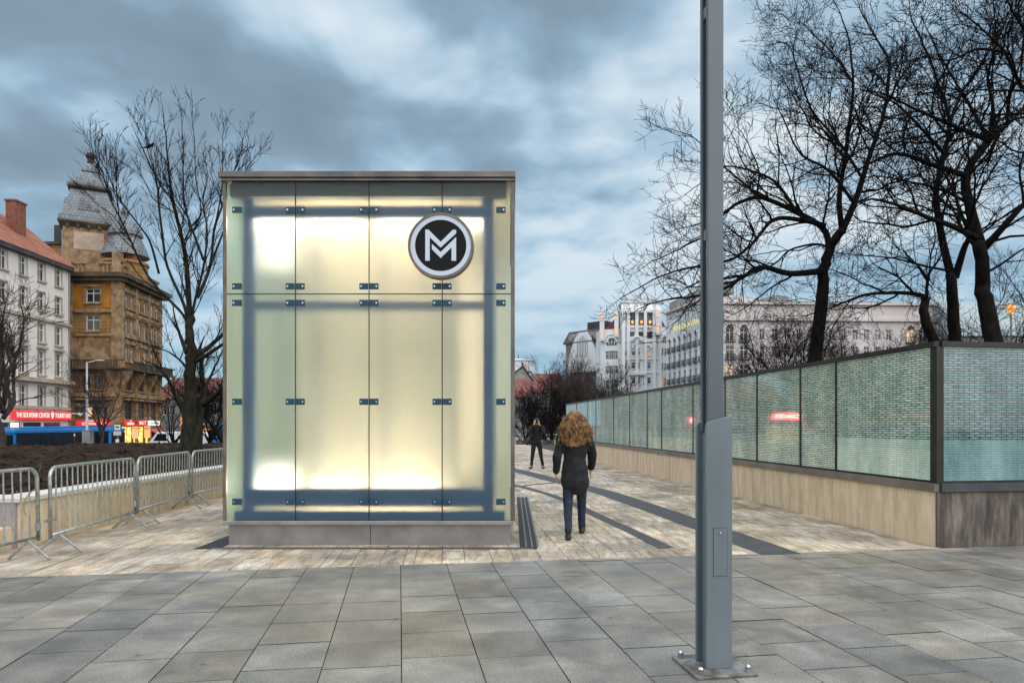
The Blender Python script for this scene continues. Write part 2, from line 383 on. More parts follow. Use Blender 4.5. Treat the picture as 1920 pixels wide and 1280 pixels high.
M['sign_gold'] = em('lit_gold_letters', (1.0, .82, .24), .8)
M['orange_disp'] = em('orange_display', (1.0, .25, .02), 2.0)
M['white_sign'] = em('lit_white_sign', (1.0, .96, .86), 1.6)
M['red_light'] = em('red_tail_light', (1.0, .02, .03), 1.6)
M['bus_blue'] = NT('bus_blue').set(color=(.006, .17, .46), rough=.28, coat=.5).m
M['bus_dark'] = NT('bus_glass').set(color=(.008, .012, .018), rough=.06).m
M['rubber'] = NT('rubber').set(color=(.015, .015, .015), rough=.8).m
M['white'] = NT('white_paint').set(color=(.72, .73, .73), rough=.4).m
M['offwhite'] = vm('white_canvas', (.52, .53, .52), (.70, .71, .70), 1.5, .7)
M['grey'] = vm('grey_metal', (.20, .20, .205), (.28, .28, .285), 1, .6)
M['palegrey'] = NT('pale_pole').set(color=(.50, .51, .53), rough=.5).m
M['signblue'] = NT('sign_blue').set(color=(.02, .09, .22), rough=.5).m
M['awning'] = NT('red_awning').set(color=(.40, .09, .09), rough=.8).m
M['redband'] = NT('red_band').set(color=(.42, .012, .02), rough=.6).m
M['wood'] = vm('dark_timber', (.035, .03, .026), (.075, .062, .052), 3, .9)
M['skin'] = NT('skin').set(color=(.50, .29, .20), rough=.55).m
M['coat'] = vm('black_wool', (.006, .006, .007), (.016, .016, .018), 12, .95)
M['jeans'] = vm('dark_blue_denim', (.008, .014, .032), (.018, .030, .06), 14, .9)
M['hair'] = vm('light_brown_hair', (.085, .036, .012), (.40, .21, .085), 14, .55)
M['hairdark'] = NT('dark_hair').set(color=(.012, .009, .008), rough=.6).m
M['leather'] = NT('black_leather').set(color=(.010, .009, .009), rough=.45).m
M['ring'] = NT('pale_ring').set(color=(.56, .61, .70), rough=.45).m
M['signblack'] = NT('gloss_black').set(color=(.007, .007, .007), rough=.3, spec=.15).m
M['rope'] = NT('straw_rope').set(color=(.35, .25, .08), rough=.9).m

# ================================================================== THE SETTING
mb = MB(); mb.quad((-1500, -300, -1.7), (1500, -300, -1.7), (1500, 2500, -1.7), (-1500, 2500, -1.7))
mb.build('street', M['asphalt'], kind='structure')
mb = MB(); mb.hexa([(-30, -14), (60, -14), (60, 10.2), (-6.25, 8.4), (-30, 8.4)], -1.69, -.014)
mb.hexa([(-6.25, 8.401), (60, 10.201), (60, 54), (-6.25, 54)], -1.688, -.0145)
mb.build('plaza_base', M['mortar'], kind='structure')

def clip(poly, hp):
    """keep the part of a 2D polygon where a*x+b*y>=c"""
    a, b, c = hp; out = []
    for i in range(len(poly)):
        p, q = poly[i], poly[(i + 1) % len(poly)]; dp, dq = a * p[0] + b * p[1] - c, a * q[0] + b * q[1] - c
        if dp >= 0: out.append(p)
        if (dp >= 0) != (dq >= 0):
            t = dp / (dp - dq); out.append((p[0] + (q[0] - p[0]) * t, p[1] + (q[1] - p[1]) * t))
    return out
def pave(name, P, ang, u0, u1, v0, v1, widths, lens, gap, hps, mat, seed, zj=.0015):
    """strips of slabs; ang turns the strip direction from +Y to the left"""
    r = random.Random(seed); f = (-math.sin(ang), math.cos(ang)); e = (math.cos(ang), math.sin(ang))
    V, Fc, T = [], [], []; u = u0
    while u < u1:
        w = r.choice(widths); v = v0 - r.random() * lens[1]
        while v < v1:
            Ln = r.uniform(*lens); q = [(u + gap, v + gap), (u + w - gap, v + gap), (u + w - gap, v + Ln - gap), (u + gap, v + Ln - gap)]
            poly = [(P[0] + a * e[0] + b * f[0], P[1] + a * e[1] + b * f[1]) for a, b in q]
            for h in hps:
                poly = clip(poly, h)
                if len(poly) < 3: break
            if len(poly) >= 3:
                z = r.uniform(-zj, zj); tx, ty = r.uniform(-.002, .002), r.uniform(-.002, .002); cx, cyy = poly[0]
                k = len(V); V += [(x, y, z + (x - cx) * tx + (y - cyy) * ty) for x, y in poly]; Fc.append(tuple(range(k, k + len(poly)))); T.append(min(1, max(0, r.gauss(.5, .24))))
            v += Ln
        u += w
    me = bpy.data.meshes.new(name); me.from_pydata(V, [], Fc); me.materials.append(mat)
    at_ = me.attributes.new('tint', 'FLOAT', 'FACE'); at_.data.foreach_set('value', T)
    hu = me.attributes.new('hue', 'FLOAT', 'FACE'); hu.data.foreach_set('value', [r.random() for _ in T])
    return tag(link(bpy.data.objects.new(name, me)), kind='structure')
# boundary between granite (near) and travertine (far)
BP, BS = (-5.18, 6.91), .155
bl = (-BS, 1.0, BP[1] - BS * BP[0])              # y - BS x >= c : far side
WC = (5.37, 8.63); WD = Vector((-.097, 1.0)).normalized(); WE = Vector((1, .155)).normalized()
wall_r = (-1.0, -.097, -(WC[0] + .097 * WC[1]))  # left of the glass wall
wall_f = (BS, -1.0, BS * WC[0] - WC[1])          # in front of the glass wall's near face
pave('granite_pavement', BP, math.atan(.165), -16, 16, -11, 5, (.50,), (.50, .60), .0035,
     [(BS, -1.0, -bl[2]), (-1, 0, -14), (1, 0, -18), wall_f, (0, 1, -5)], M['granite'], 3)
pave('travertine_floor', WC, math.atan(.097), -17, .4, -5, 48, (.31, .31, .21, .31, .12, .31, .21, .26), (.55, 1.35), .003,
     [bl, wall_r, (1, 0, -6.22), (0, -1, -53.5)], M['travertine'], 11)
def strip(name, pts, w0, w1, mat, z=.004):
    """a paving band along ground points, with metric UVs along it"""
    V, Fc, UV = [], [], []; s = 0
    P = [Vector((p[0], p[1], 0)) for p in pts]
    for i, p in enumerate(P):
        d = (P[min(i + 1, len(P) - 1)] - P[max(i - 1, 0)]).normalized(); nrm = Vector((-d.y, d.x, 0)); w = w0 + (w1 - w0) * i / (len(P) - 1)
        if i: s += (P[i] - P[i - 1]).length
        for k in (-.5, .5): q = p + nrm * w * k; V.append((q.x, q.y, z)); UV.append((w * k, s))
        if i: Fc.append((2 * i - 2, 2 * i - 1, 2 * i + 1, 2 * i))
    me = bpy.data.meshes.new(name); me.from_pydata(V, [], Fc); me.materials.append(mat); ul = me.uv_layers.new(name='UVMap')
    for lp in me.loops: ul.data[lp.index].uv = UV[lp.vertex_index]
    return tag(link(bpy.data.objects.new(name, me)), kind='structure')
def smooth_line(pts, n=8):
    out = []
    for i in range(len(pts) - 1):
        p0, p1, p2, p3 = pts[max(i - 1, 0)], pts[i], pts[i + 1], pts[min(i + 2, len(pts) - 1)]
        for k in range(n):
            t = k / n; out.append(tuple(.5 * (2 * p1[j] + (p2[j] - p0[j]) * t + (2 * p0[j] - 5 * p1[j] + 4 * p2[j] - p3[j]) * t * t + (3 * p1[j] - p0[j] - 3 * p2[j] + p3[j]) * t ** 3) for j in range(len(p1))))
    out.append(tuple(pts[-1])); return out
g2 = lambda px, py: tuple(gnd(px, py)[:2])
strip('tactile_paving', smooth_line([g2(880, 862), g2(965, 881), g2(1040, 900), g2(1120, 919), g2(1200, 945), g2(1300, 980), g2(1380, 1008), g2(1466, 1039)]), .56, .50, M['tactile'])
strip('paving_band', smooth_line([g2(900, 897), g2(965, 909), g2(1045, 932), g2(1120, 966), g2(1200, 1003), g2(1250, 1027)]), .2, .2, M['tactile'], .0042)
strip('paving_band', [g2(950, 914), g2(1010, 907), g2(1075, 902)], .16, .16, M['tactile'], .0046)

# drain channel round the kiosk
dr = thing('drain_channel', (-2, 8.4, 0), 'black slotted drain channel set in the paving around the lit glass kiosk', 'drain')
yf = gnd(700, 1029).y; xl, xr = gnd(362, 1030).x, gnd(1008, 1030).x
xl2, xr2 = xl + .42, gnd(980, 1030).x - .03
mb = MB(); mb.box(xl, xr, yf, yf + .10, .001, .006); mb.build('front_grate', M['grate'], dr)
mb = MB()
for i in range(150): x = xl + .2 + i * (xr - xl - .25) / 150; mb.box(x, x + .022, yf + .012, yf + .045, .0065, .0085)
mb.build('grate_slats', M['steel'], dr)
mb = MB(); mb.box(xr2, xr, yf + .101, 14.5, .001, .006); mb.build('side_grate', M['grate'], dr)
mb = MB()
for i in range(3): x = xr2 + .07 + i * .075; mb.box(x, x + .02, yf + .12, 14.45, .0065, .0085)
mb.build('grate_slats', M['sill'], dr)
mb = MB(); mb.box(xl, xl + .3, yf + .101, 14.5, .001, .006); mb.build('side_grate', M['grate'], dr)

# ------------------------------------------------------------------ planter wall and soil (left)
pw = thing('planter_wall', (-6.4, 8.62, 0), 'low beige travertine planter wall behind the row of steel barriers', 'low wall')
mb = MB(); mb.hexa([(-6.6, 8.64), (-6.23, 8.64), (-6.23, 46), (-6.6, 46)], -.3, .56); mb.build('wall', M['travwall'], pw)
mb = MB(); mb.hexa([(-14, 8.60), (-6.26, 8.60), (-6.26, 8.98), (-14, 8.98)], -.3, .56); mb.build('end_wall', vm('grey_travertine', (.25, .22, .21), (.36, .32, .30), 2, .8, stretch=(4, 4, .5)), pw)
mb = MB()
for i in range(26): y = 8.58 + i * 1.44; mb.box(-6.63, -6.20, y + .003, y + 1.437, .561, .625)
for i in range(6): x = -6.64 - i * 1.3; mb.box(x - 1.297, x - .003, 8.57, 9.0, .561, .625)
mb.build('coping', M['coping'], pw, bevel=.006)
mb = MB(); mb.box(-14, -6.29, 8.22, 8.597, -.1, .26); mb.build('bench_step', M['travwall'], pw)

def soil():
    x0, x1, y0, y1, nx, ny = -75, -6.4, 8.9, 47, 260, 150; V = []
    bumps = [at(105, 838, 30), at(190, 834, 33), at(262, 825, 36), at(330, 838, 26), at(395, 835, 30), at(20, 842, 22), at(400, 828, 38)]
    for j in range(ny + 1):
        for i in range(nx + 1):
            u, w = i / nx, j / ny; x = x1 + (x0 - x1) * u ** 1.6; y = y0 + (y1 - y0) * w ** 1.3
            h = .43 + .14 * mnoise.noise((x * .35, y * .35, 1)) + .13 * mnoise.noise((x * 1.1, y * 1.1, 4)) + .08 * mnoise.noise((x * 3.1, y * 3.1, 9)) + .05 * mnoise.noise((x * 7, y * 7, 2))
            for b in bumps:
                d2 = ((x - b.x) / 3.4) ** 2 + ((y - b.y) / 3.2) ** 2; h += max(0, b.z - .40) * math.exp(-d2) * (1 + .2 * mnoise.noise((x, y, 5)))
            h -= .28 * max(0, min(1, (y - 26) / 10))
            h -= max(0, (y - 40) / 6) ** 1.5 * 1.8
            h = min(h, .58 + max(0, (-6.9 - x)) * .3)
            V.append((x, y, h))
    Fc = [(j * (nx + 1) + i, j * (nx + 1) + i + 1, (j + 1) * (nx + 1) + i + 1, (j + 1) * (nx + 1) + i) for j in range(ny) for i in range(nx)]
    m = MB(); m.v = V; m.f = Fc; o = m.build('soil', M['soil'], kind='structure')
    r = random.Random(5); cl = MB()
    for _ in range(2600):
        y = 9.2 + 26 * r.random() ** 1.6; x = -6.9 - r.random() ** 1.2 * (4 + y * .75)
        hit, loc, nn, _i = o.ray_cast(Vector((x, y, 5)), Vector((0, 0, -1)))
        if not hit: continue
        s = r.uniform(.015, .06) * (1 + y / 40); k = len(cl.v)
        a = [Vector((1, 0, 0)), Vector((0, 1, 0)), Vector((-1, 0, 0)), Vector((0, -1, 0)), Vector((0, 0, 1)), Vector((0, 0, -1))]
        cl.add([loc + q * s * r.uniform(.6, 1.3) for q in a], [(0, 1, 4), (1, 2, 4), (2, 3, 4), (3, 0, 4), (1, 0, 5), (2, 1, 5), (3, 2, 5), (0, 3, 5)])
    cl.build('soil_clods', M['soil'], kind='stuff'); st = MB()
    for _ in range(900):
        y = 9.2 + 20 * r.random() ** 1.5; x = -6.9 - r.random() ** 1.2 * (3 + y * .7); hit, loc, nn, _i = o.ray_cast(Vector((x, y, 5)), Vector((0, 0, -1)))
        if hit: a = r.uniform(0, 6.28); l = r.uniform(.06, .28); d = Vector((math.cos(a), math.sin(a), r.uniform(-.05, .5))) * l; st.bar(loc + Vector((0, 0, .01)), loc + d + Vector((0, 0, .01)), r.uniform(.006, .014), .004)
    st.build('plant_litter', M['straw'], kind='stuff')
soil()

# ------------------------------------------------------------------ the lit kiosk
KX0, KX1, KY0, KY1 = -3.664, .0136, 8.70, 13.3
KZ0, KZ1, KZM = .326, 4.663, 3.209
def kiosk():
    k = thing('glass_kiosk', ((KX0 + KX1) / 2, KY0, 0), 'tall frosted glass kiosk lit warm from inside on a steel plinth', 'kiosk')
    xs = [KX0, -2.760, -1.822, -.890, KX1]
    m = MB(); m.box(KX0 + .02, -1.824, KY0 + .08, KY1 - .08, -.01, .268); m.build('plinth_panel', M['steel'], k, bevel=.003)
    m = MB(); m.box(-1.818, KX1 - .03, KY0 + .081, KY1 - .08, -.01, .268); m.build('plinth_panel', M['steel'], k, bevel=.003)
    m = MB(); m.box(KX0 - .005, KX1 + .005, KY0 - .03, KY1 + .03, .270, .322); m.build('ledge', M['steel'], k, bevel=.006)
    m = MB(); m.box(KX0 - .045, KX1 + .03, KY0 - .09, KY1 + .05, 4.668, 4.742); m.build('roof', M['bronze'], k, bevel=.004)
    m = MB(); m.box(KX0 - .03, KX1 + .015, KY0 - .05, KY1 + .03, 4.640, 4.667); m.build('roof_trim', M['steel'], k)
    g = .007
    for i in range(4):
        for z0, z1 in ((KZ0, KZM), (KZM, KZ1 - .03)):
            m = MB(); m.box(xs[i] + g + (.03 if i == 0 else 0), xs[i + 1] - g - (.03 if i == 3 else 0), KY0, KY0 + .016, z0 + g, z1 - g); m.build('glass_pane', M['frost'], k)
    ys = [KY0 + .03, KY0 + 1.15, KY0 + 2.3, KY0 + 3.45, KY1 - .03]
    for X in (KX0, KX1 - .016):
        for i in range(4):
            for z0, z1 in ((KZ0, KZM), (KZM, KZ1 - .03)):
                m = MB(); m.box(X, X + .016, ys[i] + g, ys[i + 1] - g, z0 + g, z1 - g); m.build('side_pane', M['frost_side'], k)
    for i in range(4):
        m = MB(); m.box(xs[i] + g, xs[i + 1] - g, KY1 - .016, KY1, KZ0, KZ1 - .03); m.build('rear_pane', M['frost'], k)
    # black joint gaskets, just behind the glass
    m = MB()
    for x in xs[1:4]: m.box(x - g, x + g, KY0 + .004, KY0 + .014, KZ0, KZ1 - .03)
    m.box(KX0 + .03, KX1 - .03, KY0 + .0042, KY0 + .0138, KZM - g, KZM + g)
    m.build('joint_gasket', M['black'], k)
    for x0, x1 in ((KX0 - .018, KX0 + .022), (KX1 - .028, KX1 + .022)):
        m = MB(); m.box(x0, x1, KY0 - .012, KY0 + .026, KZ0 - .002, KZ1 - .026); m.build('corner_trim', M['bronze'], k, bevel=.004)
        m = MB(); m.box(x0, x1, KY1 - .026, KY1 + .012, KZ0 - .002, KZ1 - .026); m.build('corner_trim', M['bronze'], k, bevel=.004)
    # clamps with bolts
    for z in (4.276, 3.304, 3.093, 1.836, .564):
        for i, x in enumerate(xs):
            if i in (0, 4): parts = [(x + .10, x + .225)] if i == 0 else [(x - .215, x - .095)]
            else: parts = [(x - .122, x - .008), (x + .008, x + .122)]
            for q, (a, b) in enumerate(parts):
                m = MB(); m.box(a, b, KY0 - .012, KY0 - .001, z - .04, z + .04); c = m.build('clamp', M['clamp'], k, bevel=.004)
                bx = a + .025 if (q == 0 and i != 4) else b - .025
                m = MB(); m.tube([(bx, KY0 - .013, z), (bx, KY0 - .021, z)], .012, 8); m.build('bolt', M['chrome'], c)
    # inner steel frame standing behind the glass
    fy = KY0 + .12
    def post(x, y, w, z0=.3, z1=4.6): m = MB(); m.box(x - w / 2, x + w / 2, y, y + .1, z0, z1); m.build('frame_post', M['blue_steel'], k)
    post(-3.41, fy, .135); post(-.31, fy, .14); post(-3.42, KY1 - .4, .12); post(-.31, KY1 - .4, .13)
    for i, (z0, z1, d) in enumerate(((4.215, 4.37, 0.0), (3.04, 3.145, .06), (.485, .72, 0.0))):
        m = MB(); m.box(-3.341, -.381, fy + d, fy + d + .09, z0, z1); m.build('frame_rail', M['blue_steel'], k)
    for x in (-2.70, -1.77, -.84):
        m = MB(); m.box(x - .02, x + .02, fy + .60, fy + .64, .73, 4.19); m.build('frame_mullion', M['blue_steel'], k)
    m = MB(); m.box(-3.60, -.07, KY0 + .020, KY0 + .16, 4.455, 4.611); m.build('lintel', M['lintel'], k)
    m = MB(); m.box(-3.55, -.10, KY0 + .024, KY0 + .15, .33, .43); m.build('sill_beam', M['blue_steel'], k)
    # lift shaft in cream panels
    m = MB(); m.box(-2.95, -.75, KY0 + 1.0, KY1 - .9, .3, 4.6); m.build('lift_shaft', M['cream'], k)
    m = MB(); m.box(-3.6, -.05, KY0 + .1, KY1 - .1, 4.612, 4.63); m.build('ceiling', M['cream'], k)
    m = MB(); m.box(-3.6, -.05, KY0 + .1, KY1 - .1, .30, .325); m.build('floor', M['cream'], k)
    # lamps
    ly = KY0 + .52
    for x0, x1, z in ((-3.40, -2.90, 4.27), (-2.74, -2.05, 4.27), (-1.78, -1.05, 4.27), (-.74, -.40, 4.27), (-3.4, -2.95, .72), (-2.66, -2.12, .68), (-1.80, -1.06, .68)):
        m = MB(); m.tube([(x0, ly, z), (x1, ly, z)], .042, 10); m.build('lamp_tube', M['white_em'], k)
    for z0, z1 in ((3.66, 4.32), (.55, 1.0)):
        m = MB(); m.box(-3.50, -2.96, ly + .12, ly + .16, z0, z1); m.build('lamp_panel', M['led'], k, bevel=.01)
    for x0, x1 in ((-2.985, -2.952), (-.748, -.715)):        # warm light walls facing the side glass
        for y0, y1 in ((KY0 + 1.05, KY0 + 2.3), (KY0 + 2.35, KY1 - .95)):
            m = MB(); m.box(x0, x1, y0, y1, .8, 4.1); m.build('light_panel', M['side_em'], k)
    return k
kiosk()

def metro_sign():
    c = Vector((-.894, KY0 - .14, 3.788)); s = thing('metro_sign', c, 'round black sign with white double chevron letter M on the lit kiosk front', 'sign')
    def disc(name, r0, r1, y0, y1, mat, n=64):
        m = MB(); k = n
        for r, y in ((r0, y0), (r0, y1), (r1, y1), (r1, y0)):
            for j in range(n): t = 2 * math.pi * j / n; m.v.append((c.x + r * math.cos(t), y, c.z + r * math.sin(t)))
        for a in range(4):
            for j in range(n): m.f.append((a * n + j, a * n + (j + 1) % n, ((a + 1) % 4) * n + (j + 1) % n, ((a + 1) % 4) * n + j))
        return m.build(name, mat, s, smooth=False)
    y = c.y
    disc('rim', .380, .412, y - .012, y + .12, M['bronze'])
    disc('ring', .322, .3795, y - .004, y + .05, M['ring'])
    disc('face', .0005, .3215, y - .001, y + .05, M['signblack'])
    S = 1 / 762.0
    def poly(pts): return [(c.x + (u - 752) * S, y - .010, c.z - (v - 770) * S) for u, v in pts]
    m = MB()
    m.prism(poly([(605, 620), (636, 620), (752, 736), (868, 622), (900, 622), (900, 655), (752, 791), (648, 693), (648, 916), (605, 916)]), (0, .008, 0))
    m.prism(poly([(668, 755), (752, 833), (900, 690), (900, 916), (856, 916), (856, 790), (752, 890), (668, 806)]), (0, .008, 0))
    m.build('letter_mark', M['ring'], s)
    m = MB(); m.box(c.x - .15, c.x + .15, y + .121, KY0 - .001, c.z - .03, c.z + .03); m.build('bracket', M['steel'], s)
metro_sign()

# ------------------------------------------------------------------ printed glass wall (right)
def wall_uv(name, P, d, t0, t1, z0, z1, nrm, th, mat, parent):
    """upright sheet from P+d*t0 to P+d*t1 with metric UVs"""
    b = base_of(parent); V = []; N2 = Vector((nrm[0], nrm[1], 0))
    a0 = Vector((P[0] + d[0] * t0, P[1] + d[1] * t0, 0)); a1 = Vector((P[0] + d[0] * t1, P[1] + d[1] * t1, 0))
    for off in (0, -th):
        for q, z in ((a0, z0), (a1, z0), (a1, z1), (a0, z1)): p = q + N2 * off; V.append((p.x - b.x, p.y - b.y, z - b.z))
    Fc = [(0, 1, 2, 3), (7, 6, 5, 4), (0, 4, 5, 1), (1, 5, 6, 2), (2, 6, 7, 3), (3, 7, 4, 0)]
    me = bpy.data.meshes.new(name); me.from_pydata(V, [], Fc); me.materials.append(mat); ul = me.uv_layers.new(name='UVMap')
    uvv = [(t0, 0), (t1, 0), (t1, z1 - z0), (t0, z1 - z0)]
    for lp in me.loops: ul.data[lp.index].uv = uvv[lp.vertex_index % 4]
    bm = bmesh.new(); bm.from_mesh(me); bmesh.ops.recalc_face_normals(bm, faces=bm.faces); bm.to_mesh(me); bm.free()
    o = bpy.data.objects.new(name, me); link(o); o.parent = parent; return o
def glass_wall():
    k = thing('glass_wall', (WC[0], WC[1], 0), 'long low wall of green glass sheets printed with fine rows on a stained travertine base', 'glass wall')
    D = Vector((WD.x, WD.y, 0)); E = Vector((WE.x, WE.y, 0)); C = Vector((WC[0], WC[1], 0)); ND = Vector((-WD.y, WD.x, 0)); NE = Vector((WE.y, -WE.x, 0))
    q = math.hypot(.097, 1)
    ts = [t * q for t in (0, 2.22, 3.31, 4.98, 6.53, 8.5, 11.0, 12.4, 14.4, 16.6, 19.6, 21.2, 23.8, 26.6)]
    LS, LF = ts[-1], 9.0
    def slab(name, mat, P, d, t0, t1, n, o0, o1, z0, z1, bevel=0):
        a, b = P + d * t0, P + d * t1
        m = MB(); m.hexa([a + n * o0, b + n * o0, b + n * o1, a + n * o1], z0, z1); return m.build(name, mat, k, bevel=bevel)
    zb, zs, zt, zc = .69, .80, 2.53, 2.60
    # base stones, butted
    for i in range(13): slab('base_wall', M['travwall'], C, D, ts[i] + (.025 if i == 0 else .003), ts[i + 1] - .003, ND, 0, -.35, -.02, zb)
    e0 = [0, 1.2, 2.6, 4.2, 6.0, 7.6, LF]
    for i in range(6): slab('base_wall', M['travgrey'], C, E, e0[i] + .0015, e0[i + 1] - .0015, NE, 0, -.022 if i == 0 else -.35, -.02, zb - .001)
    slab('sill', M['sill'], C, D, .0, LS, ND, .035, -.34, zb + .002, zs, .004)
    slab('sill', vm('dark_sill_metal', (.055, .06, .066), (.09, .095, .10), 2, .45, .5), C, E, .045, LF, NE, .035, -.34, zb + .0025, zs - .0005, .004)
    # glass sheets
    for i in range(13): wall_uv('glass_pane', C, D, ts[i] + (.04 if i == 0 else .022), ts[i + 1] - .022, zs + .03, zt, ND, .02, M['textglass' if i else 'textglass_low'], k)
    f0 = [.088, 3.0, 6.0, LF]
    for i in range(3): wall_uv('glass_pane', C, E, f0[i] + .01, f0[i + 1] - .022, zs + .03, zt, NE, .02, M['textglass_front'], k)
    # frame
    for i in range(1, 14): slab('frame_post', M['darkframe'], C, D, ts[i] - .024, ts[i] + .024, ND, .012, -.06, zs + .001, zt + .005)
    slab('frame_post', M['darkframe'], C, E, -.01, .088, NE, .012, -.10, zs + .0012, zt + .006)
    for t in f0[1:]: slab('frame_post', M['darkframe'], C, E, t - .024, t + .024, NE, .012, -.06, zs + .001, zt + .005)
    slab('bottom_rail', M['darkframe'], C, D, .03, LS, ND, .010, -.05, zs + .0015, zs + .032); slab('bottom_rail', M['darkframe'], C, E, .089, LF, NE, .010, -.05, zs + .0015, zs + .032)
    slab('cap', M['darkframe'], C, D, .0, LS + .02, ND, .03, -.30, zt + .002, zc); slab('cap', M['darkframe'], C, E, .05, LF, NE, .03, -.30, zt + .002, zc - .001)
    # opaque lining so the sheets do not show the garden behind
    slab('lining', M['black'], C, D, .1, LS, ND, -.10, -.13, zs, zt); slab('lining', M['black'], C, E, .14, LF, NE, -.10, -.13, zs, zt)
glass_wall()
mb = MB(); P = Vector((WC[0], WC[1])) + Vector((.9, .9)); a = P + WD * 27; b = P + WE * 40
mb.quad((P.x, P.y, .45), (b.x, b.y, .45), (b.x - 3, 45, .45), (a.x, a.y, .45)); mb.build('garden_soil', M['soil'], kind='structure')

# ------------------------------------------------------------------ foreground post
def lamp_post():
    E = Vector((.988, .153, 0)); G = Vector((-.153, .988, 0)); C = Vector((1.287, 4.362, 0))
    k = thing('lamp_post', C, 'tall grey blue steel post on a bolted base plate in the foreground', 'post')
    P0 = C - E * .085 - G * .085
    def q(u, v, z=0): p = P0 + E * u + G * v; return (p.x, p.y, z)
    def blk(name, u0, u1, v0, v1, z0, z1, mat=M['postpaint'], bevel=.004, par=k):
        m = MB(); m.hexa([q(u0, v0), q(u1, v0), q(u1, v1), q(u0, v1)], z0, z1); return m.build(name, mat, par, bevel=bevel)
    m = MB(); m.hexa([C + E * a + G * b for a, b in ((-.2, -.2), (.2, -.2), (.2, .2), (-.2, .2))], .001, .018); m.build('base_plate', M['base_plate'], k, bevel=.003)
    for a in (-1, 1):
        for b in (-1, 1):
            p = C + E * .155 * a + G * .155 * b
            m = MB(); m.lathe((p.x, p.y, .018), [(.024, 0), (.024, .004), (.021, .005), (.021, .022)], 6); n = m.build('anchor_nut', M['base_plate'], k)
            m = MB(); m.lathe((p.x, p.y, .04), [(.017, 0), (.017, .012), (.013, .021), (.005, .025)], 12); m.build('cap', M['chrome'], n, smooth=True)
    # lower jacket: front plate with sloped top, web and back plate
    zt0, zt1 = 1.555, 1.605
    m = MB()
    m.prism([q(0, 0, .018), q(.172, 0, .018), q(.172, 0, zt1), q(.02, 0, zt0 + .012), q(.006, 0, zt0), q(0, 0, zt0 - .015)], G * .028); m.build('front_plate', M['postpaint'], k, bevel=.004)
    m = MB(); m.prism([q(0, .150, .018), q(.172, .150, .018), q(.172, .150, zt1), q(.02, .150, zt0 + .01), q(.006, .150, zt0), q(0, .150, zt0 - .015)], G * .022); m.build('back_plate', M['postpaint'], k, bevel=.004)
    blk('web', .035, .165, .029, .149, .018, 1.50)
    # twin upper bars
    blk('upper_bar', .022, .128, .030, .060, 1.501, 8.0, M['post_backlit']); blk('upper_bar', .022, .128, .118, .148, 1.501, 8.0, M['post_backlit'])
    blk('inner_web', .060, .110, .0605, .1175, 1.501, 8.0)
    for z in (2.72, 4.14, 5.6): blk('spacer', .030, .0595, .061, .117, z, z + .07)
    # access door
    d = MB(); d.prism([q(.045, -.0025, .60), q(.135, -.0025, .60), q(.135, -.0025, .90), q(.045, -.0025, .90)], G * .002); door = d.build('access_door', M['postpaint'], k)
    m = MB()
    for a, b, c, e in ((.0425, .0445, .5975, .9025), (.1355, .1375, .5975, .9025), (.0445, .1355, .5975, .5995), (.0445, .1355, .9005, .9025)):
        m.prism([q(a, -.0015, c), q(b, -.0015, c), q(b, -.0015, e), q(a, -.0015, e)], G * .001)
    m.build('door_gap', M['black'], door)
    p = Vector(q(.088, -.003, .873)); m = MB(); m.tube([p, p - G * .007], .008, 10); m.build('lock', M['chrome'], door)
    # lamp head, above the frame
    m = MB(); m.hexa([q(-.6, .04), q(.13, .04), q(.13, .14), q(-.6, .14)], 8.0, 8.12); m.build('lamp_head', M['postpaint'], k, bevel=.01)
lamp_post()

# ------------------------------------------------------------------ crowd barriers
def barrier_mesh():
    """local: runs along +Y from 0 to L, on the ground"""
    L, H, Z0, r = 2.22, 1.04, .22, .021
    k = thing('crowd_barrier', (0, 0, 0), None, 'barrier', 'steel crowd barriers along the planter wall')
    pts = []; c = .13
    for ang in range(0, 91, 15): a = R(ang); pts.append((0, c - c * math.cos(a), H - c + c * math.sin(a)))
    pts2 = [(0, L - c + c * math.cos(R(90 - a_)), H - c + c * math.sin(R(90 - a_))) for a_ in range(0, 91, 15)]
    m = MB(); m.tube([(0, 0, Z0 - .02)] + pts + pts2 + [(0, L, Z0 - .02)], r, 10)
    m.tube([(0, .0, Z0 + .02), (0, L, Z0 + .02)], r * .9, 10); m.build('frame', M['galv'], k, smooth=True)
    for i in range(17):
        y = (i + 1) * L / 18; m = MB(); m.tube([(0, y, Z0 + .02), (0, y, H - .01)], .0085, 6, False); m.build('bar', M['galv'], k, smooth=True)
    for y in (.17, L - .17):
        m = MB(); m.bar((0, y, Z0 + .01), (.26, y, .012), .03, .02, (0, 1, 0)); m.bar((0, y + .032, Z0 + .01), (-.26, y + .032, .012), .03, .02, (0, 1, 0)); m.build('foot', M['galv'], k, bevel=.003)
    m = MB(); m.bar((0, -.10, .42), (0, .08, .42), .035, .03); m.build('hook', M['galv'], k)
    m = MB(); m.tube([(0, L, .32), (0, L, .40)], .03, 8); m.build('hook', M['galv'], k)
    return k
def copy_tree(o, parent=None):
    c = o.copy(); COL.objects.link(c)
    if parent: c.parent = parent
    for ch in list(o.children): copy_tree(ch, c)
    return c
b0 = barrier_mesh()
BAR = [((-5.44, 8.05), (-5.68, 10.22), 'steel crowd barrier showing its whole length, hooked to the nearest one'),
       ((-5.72, 10.42), (-6.00, 12.66), 'steel crowd barrier third along the wall, seen steeply between its two neighbours'),
       ((-6.02, 12.86), (-6.06, 15.1), 'steel crowd barrier whose far end goes behind the lit glass kiosk'),
       ((-5.62, 5.72), (-5.50, 7.94), 'steel crowd barrier closest to the viewer, with a yellow string tied to it')]
bars = [b0] + [copy_tree(b0) for _ in BAR[1:]]
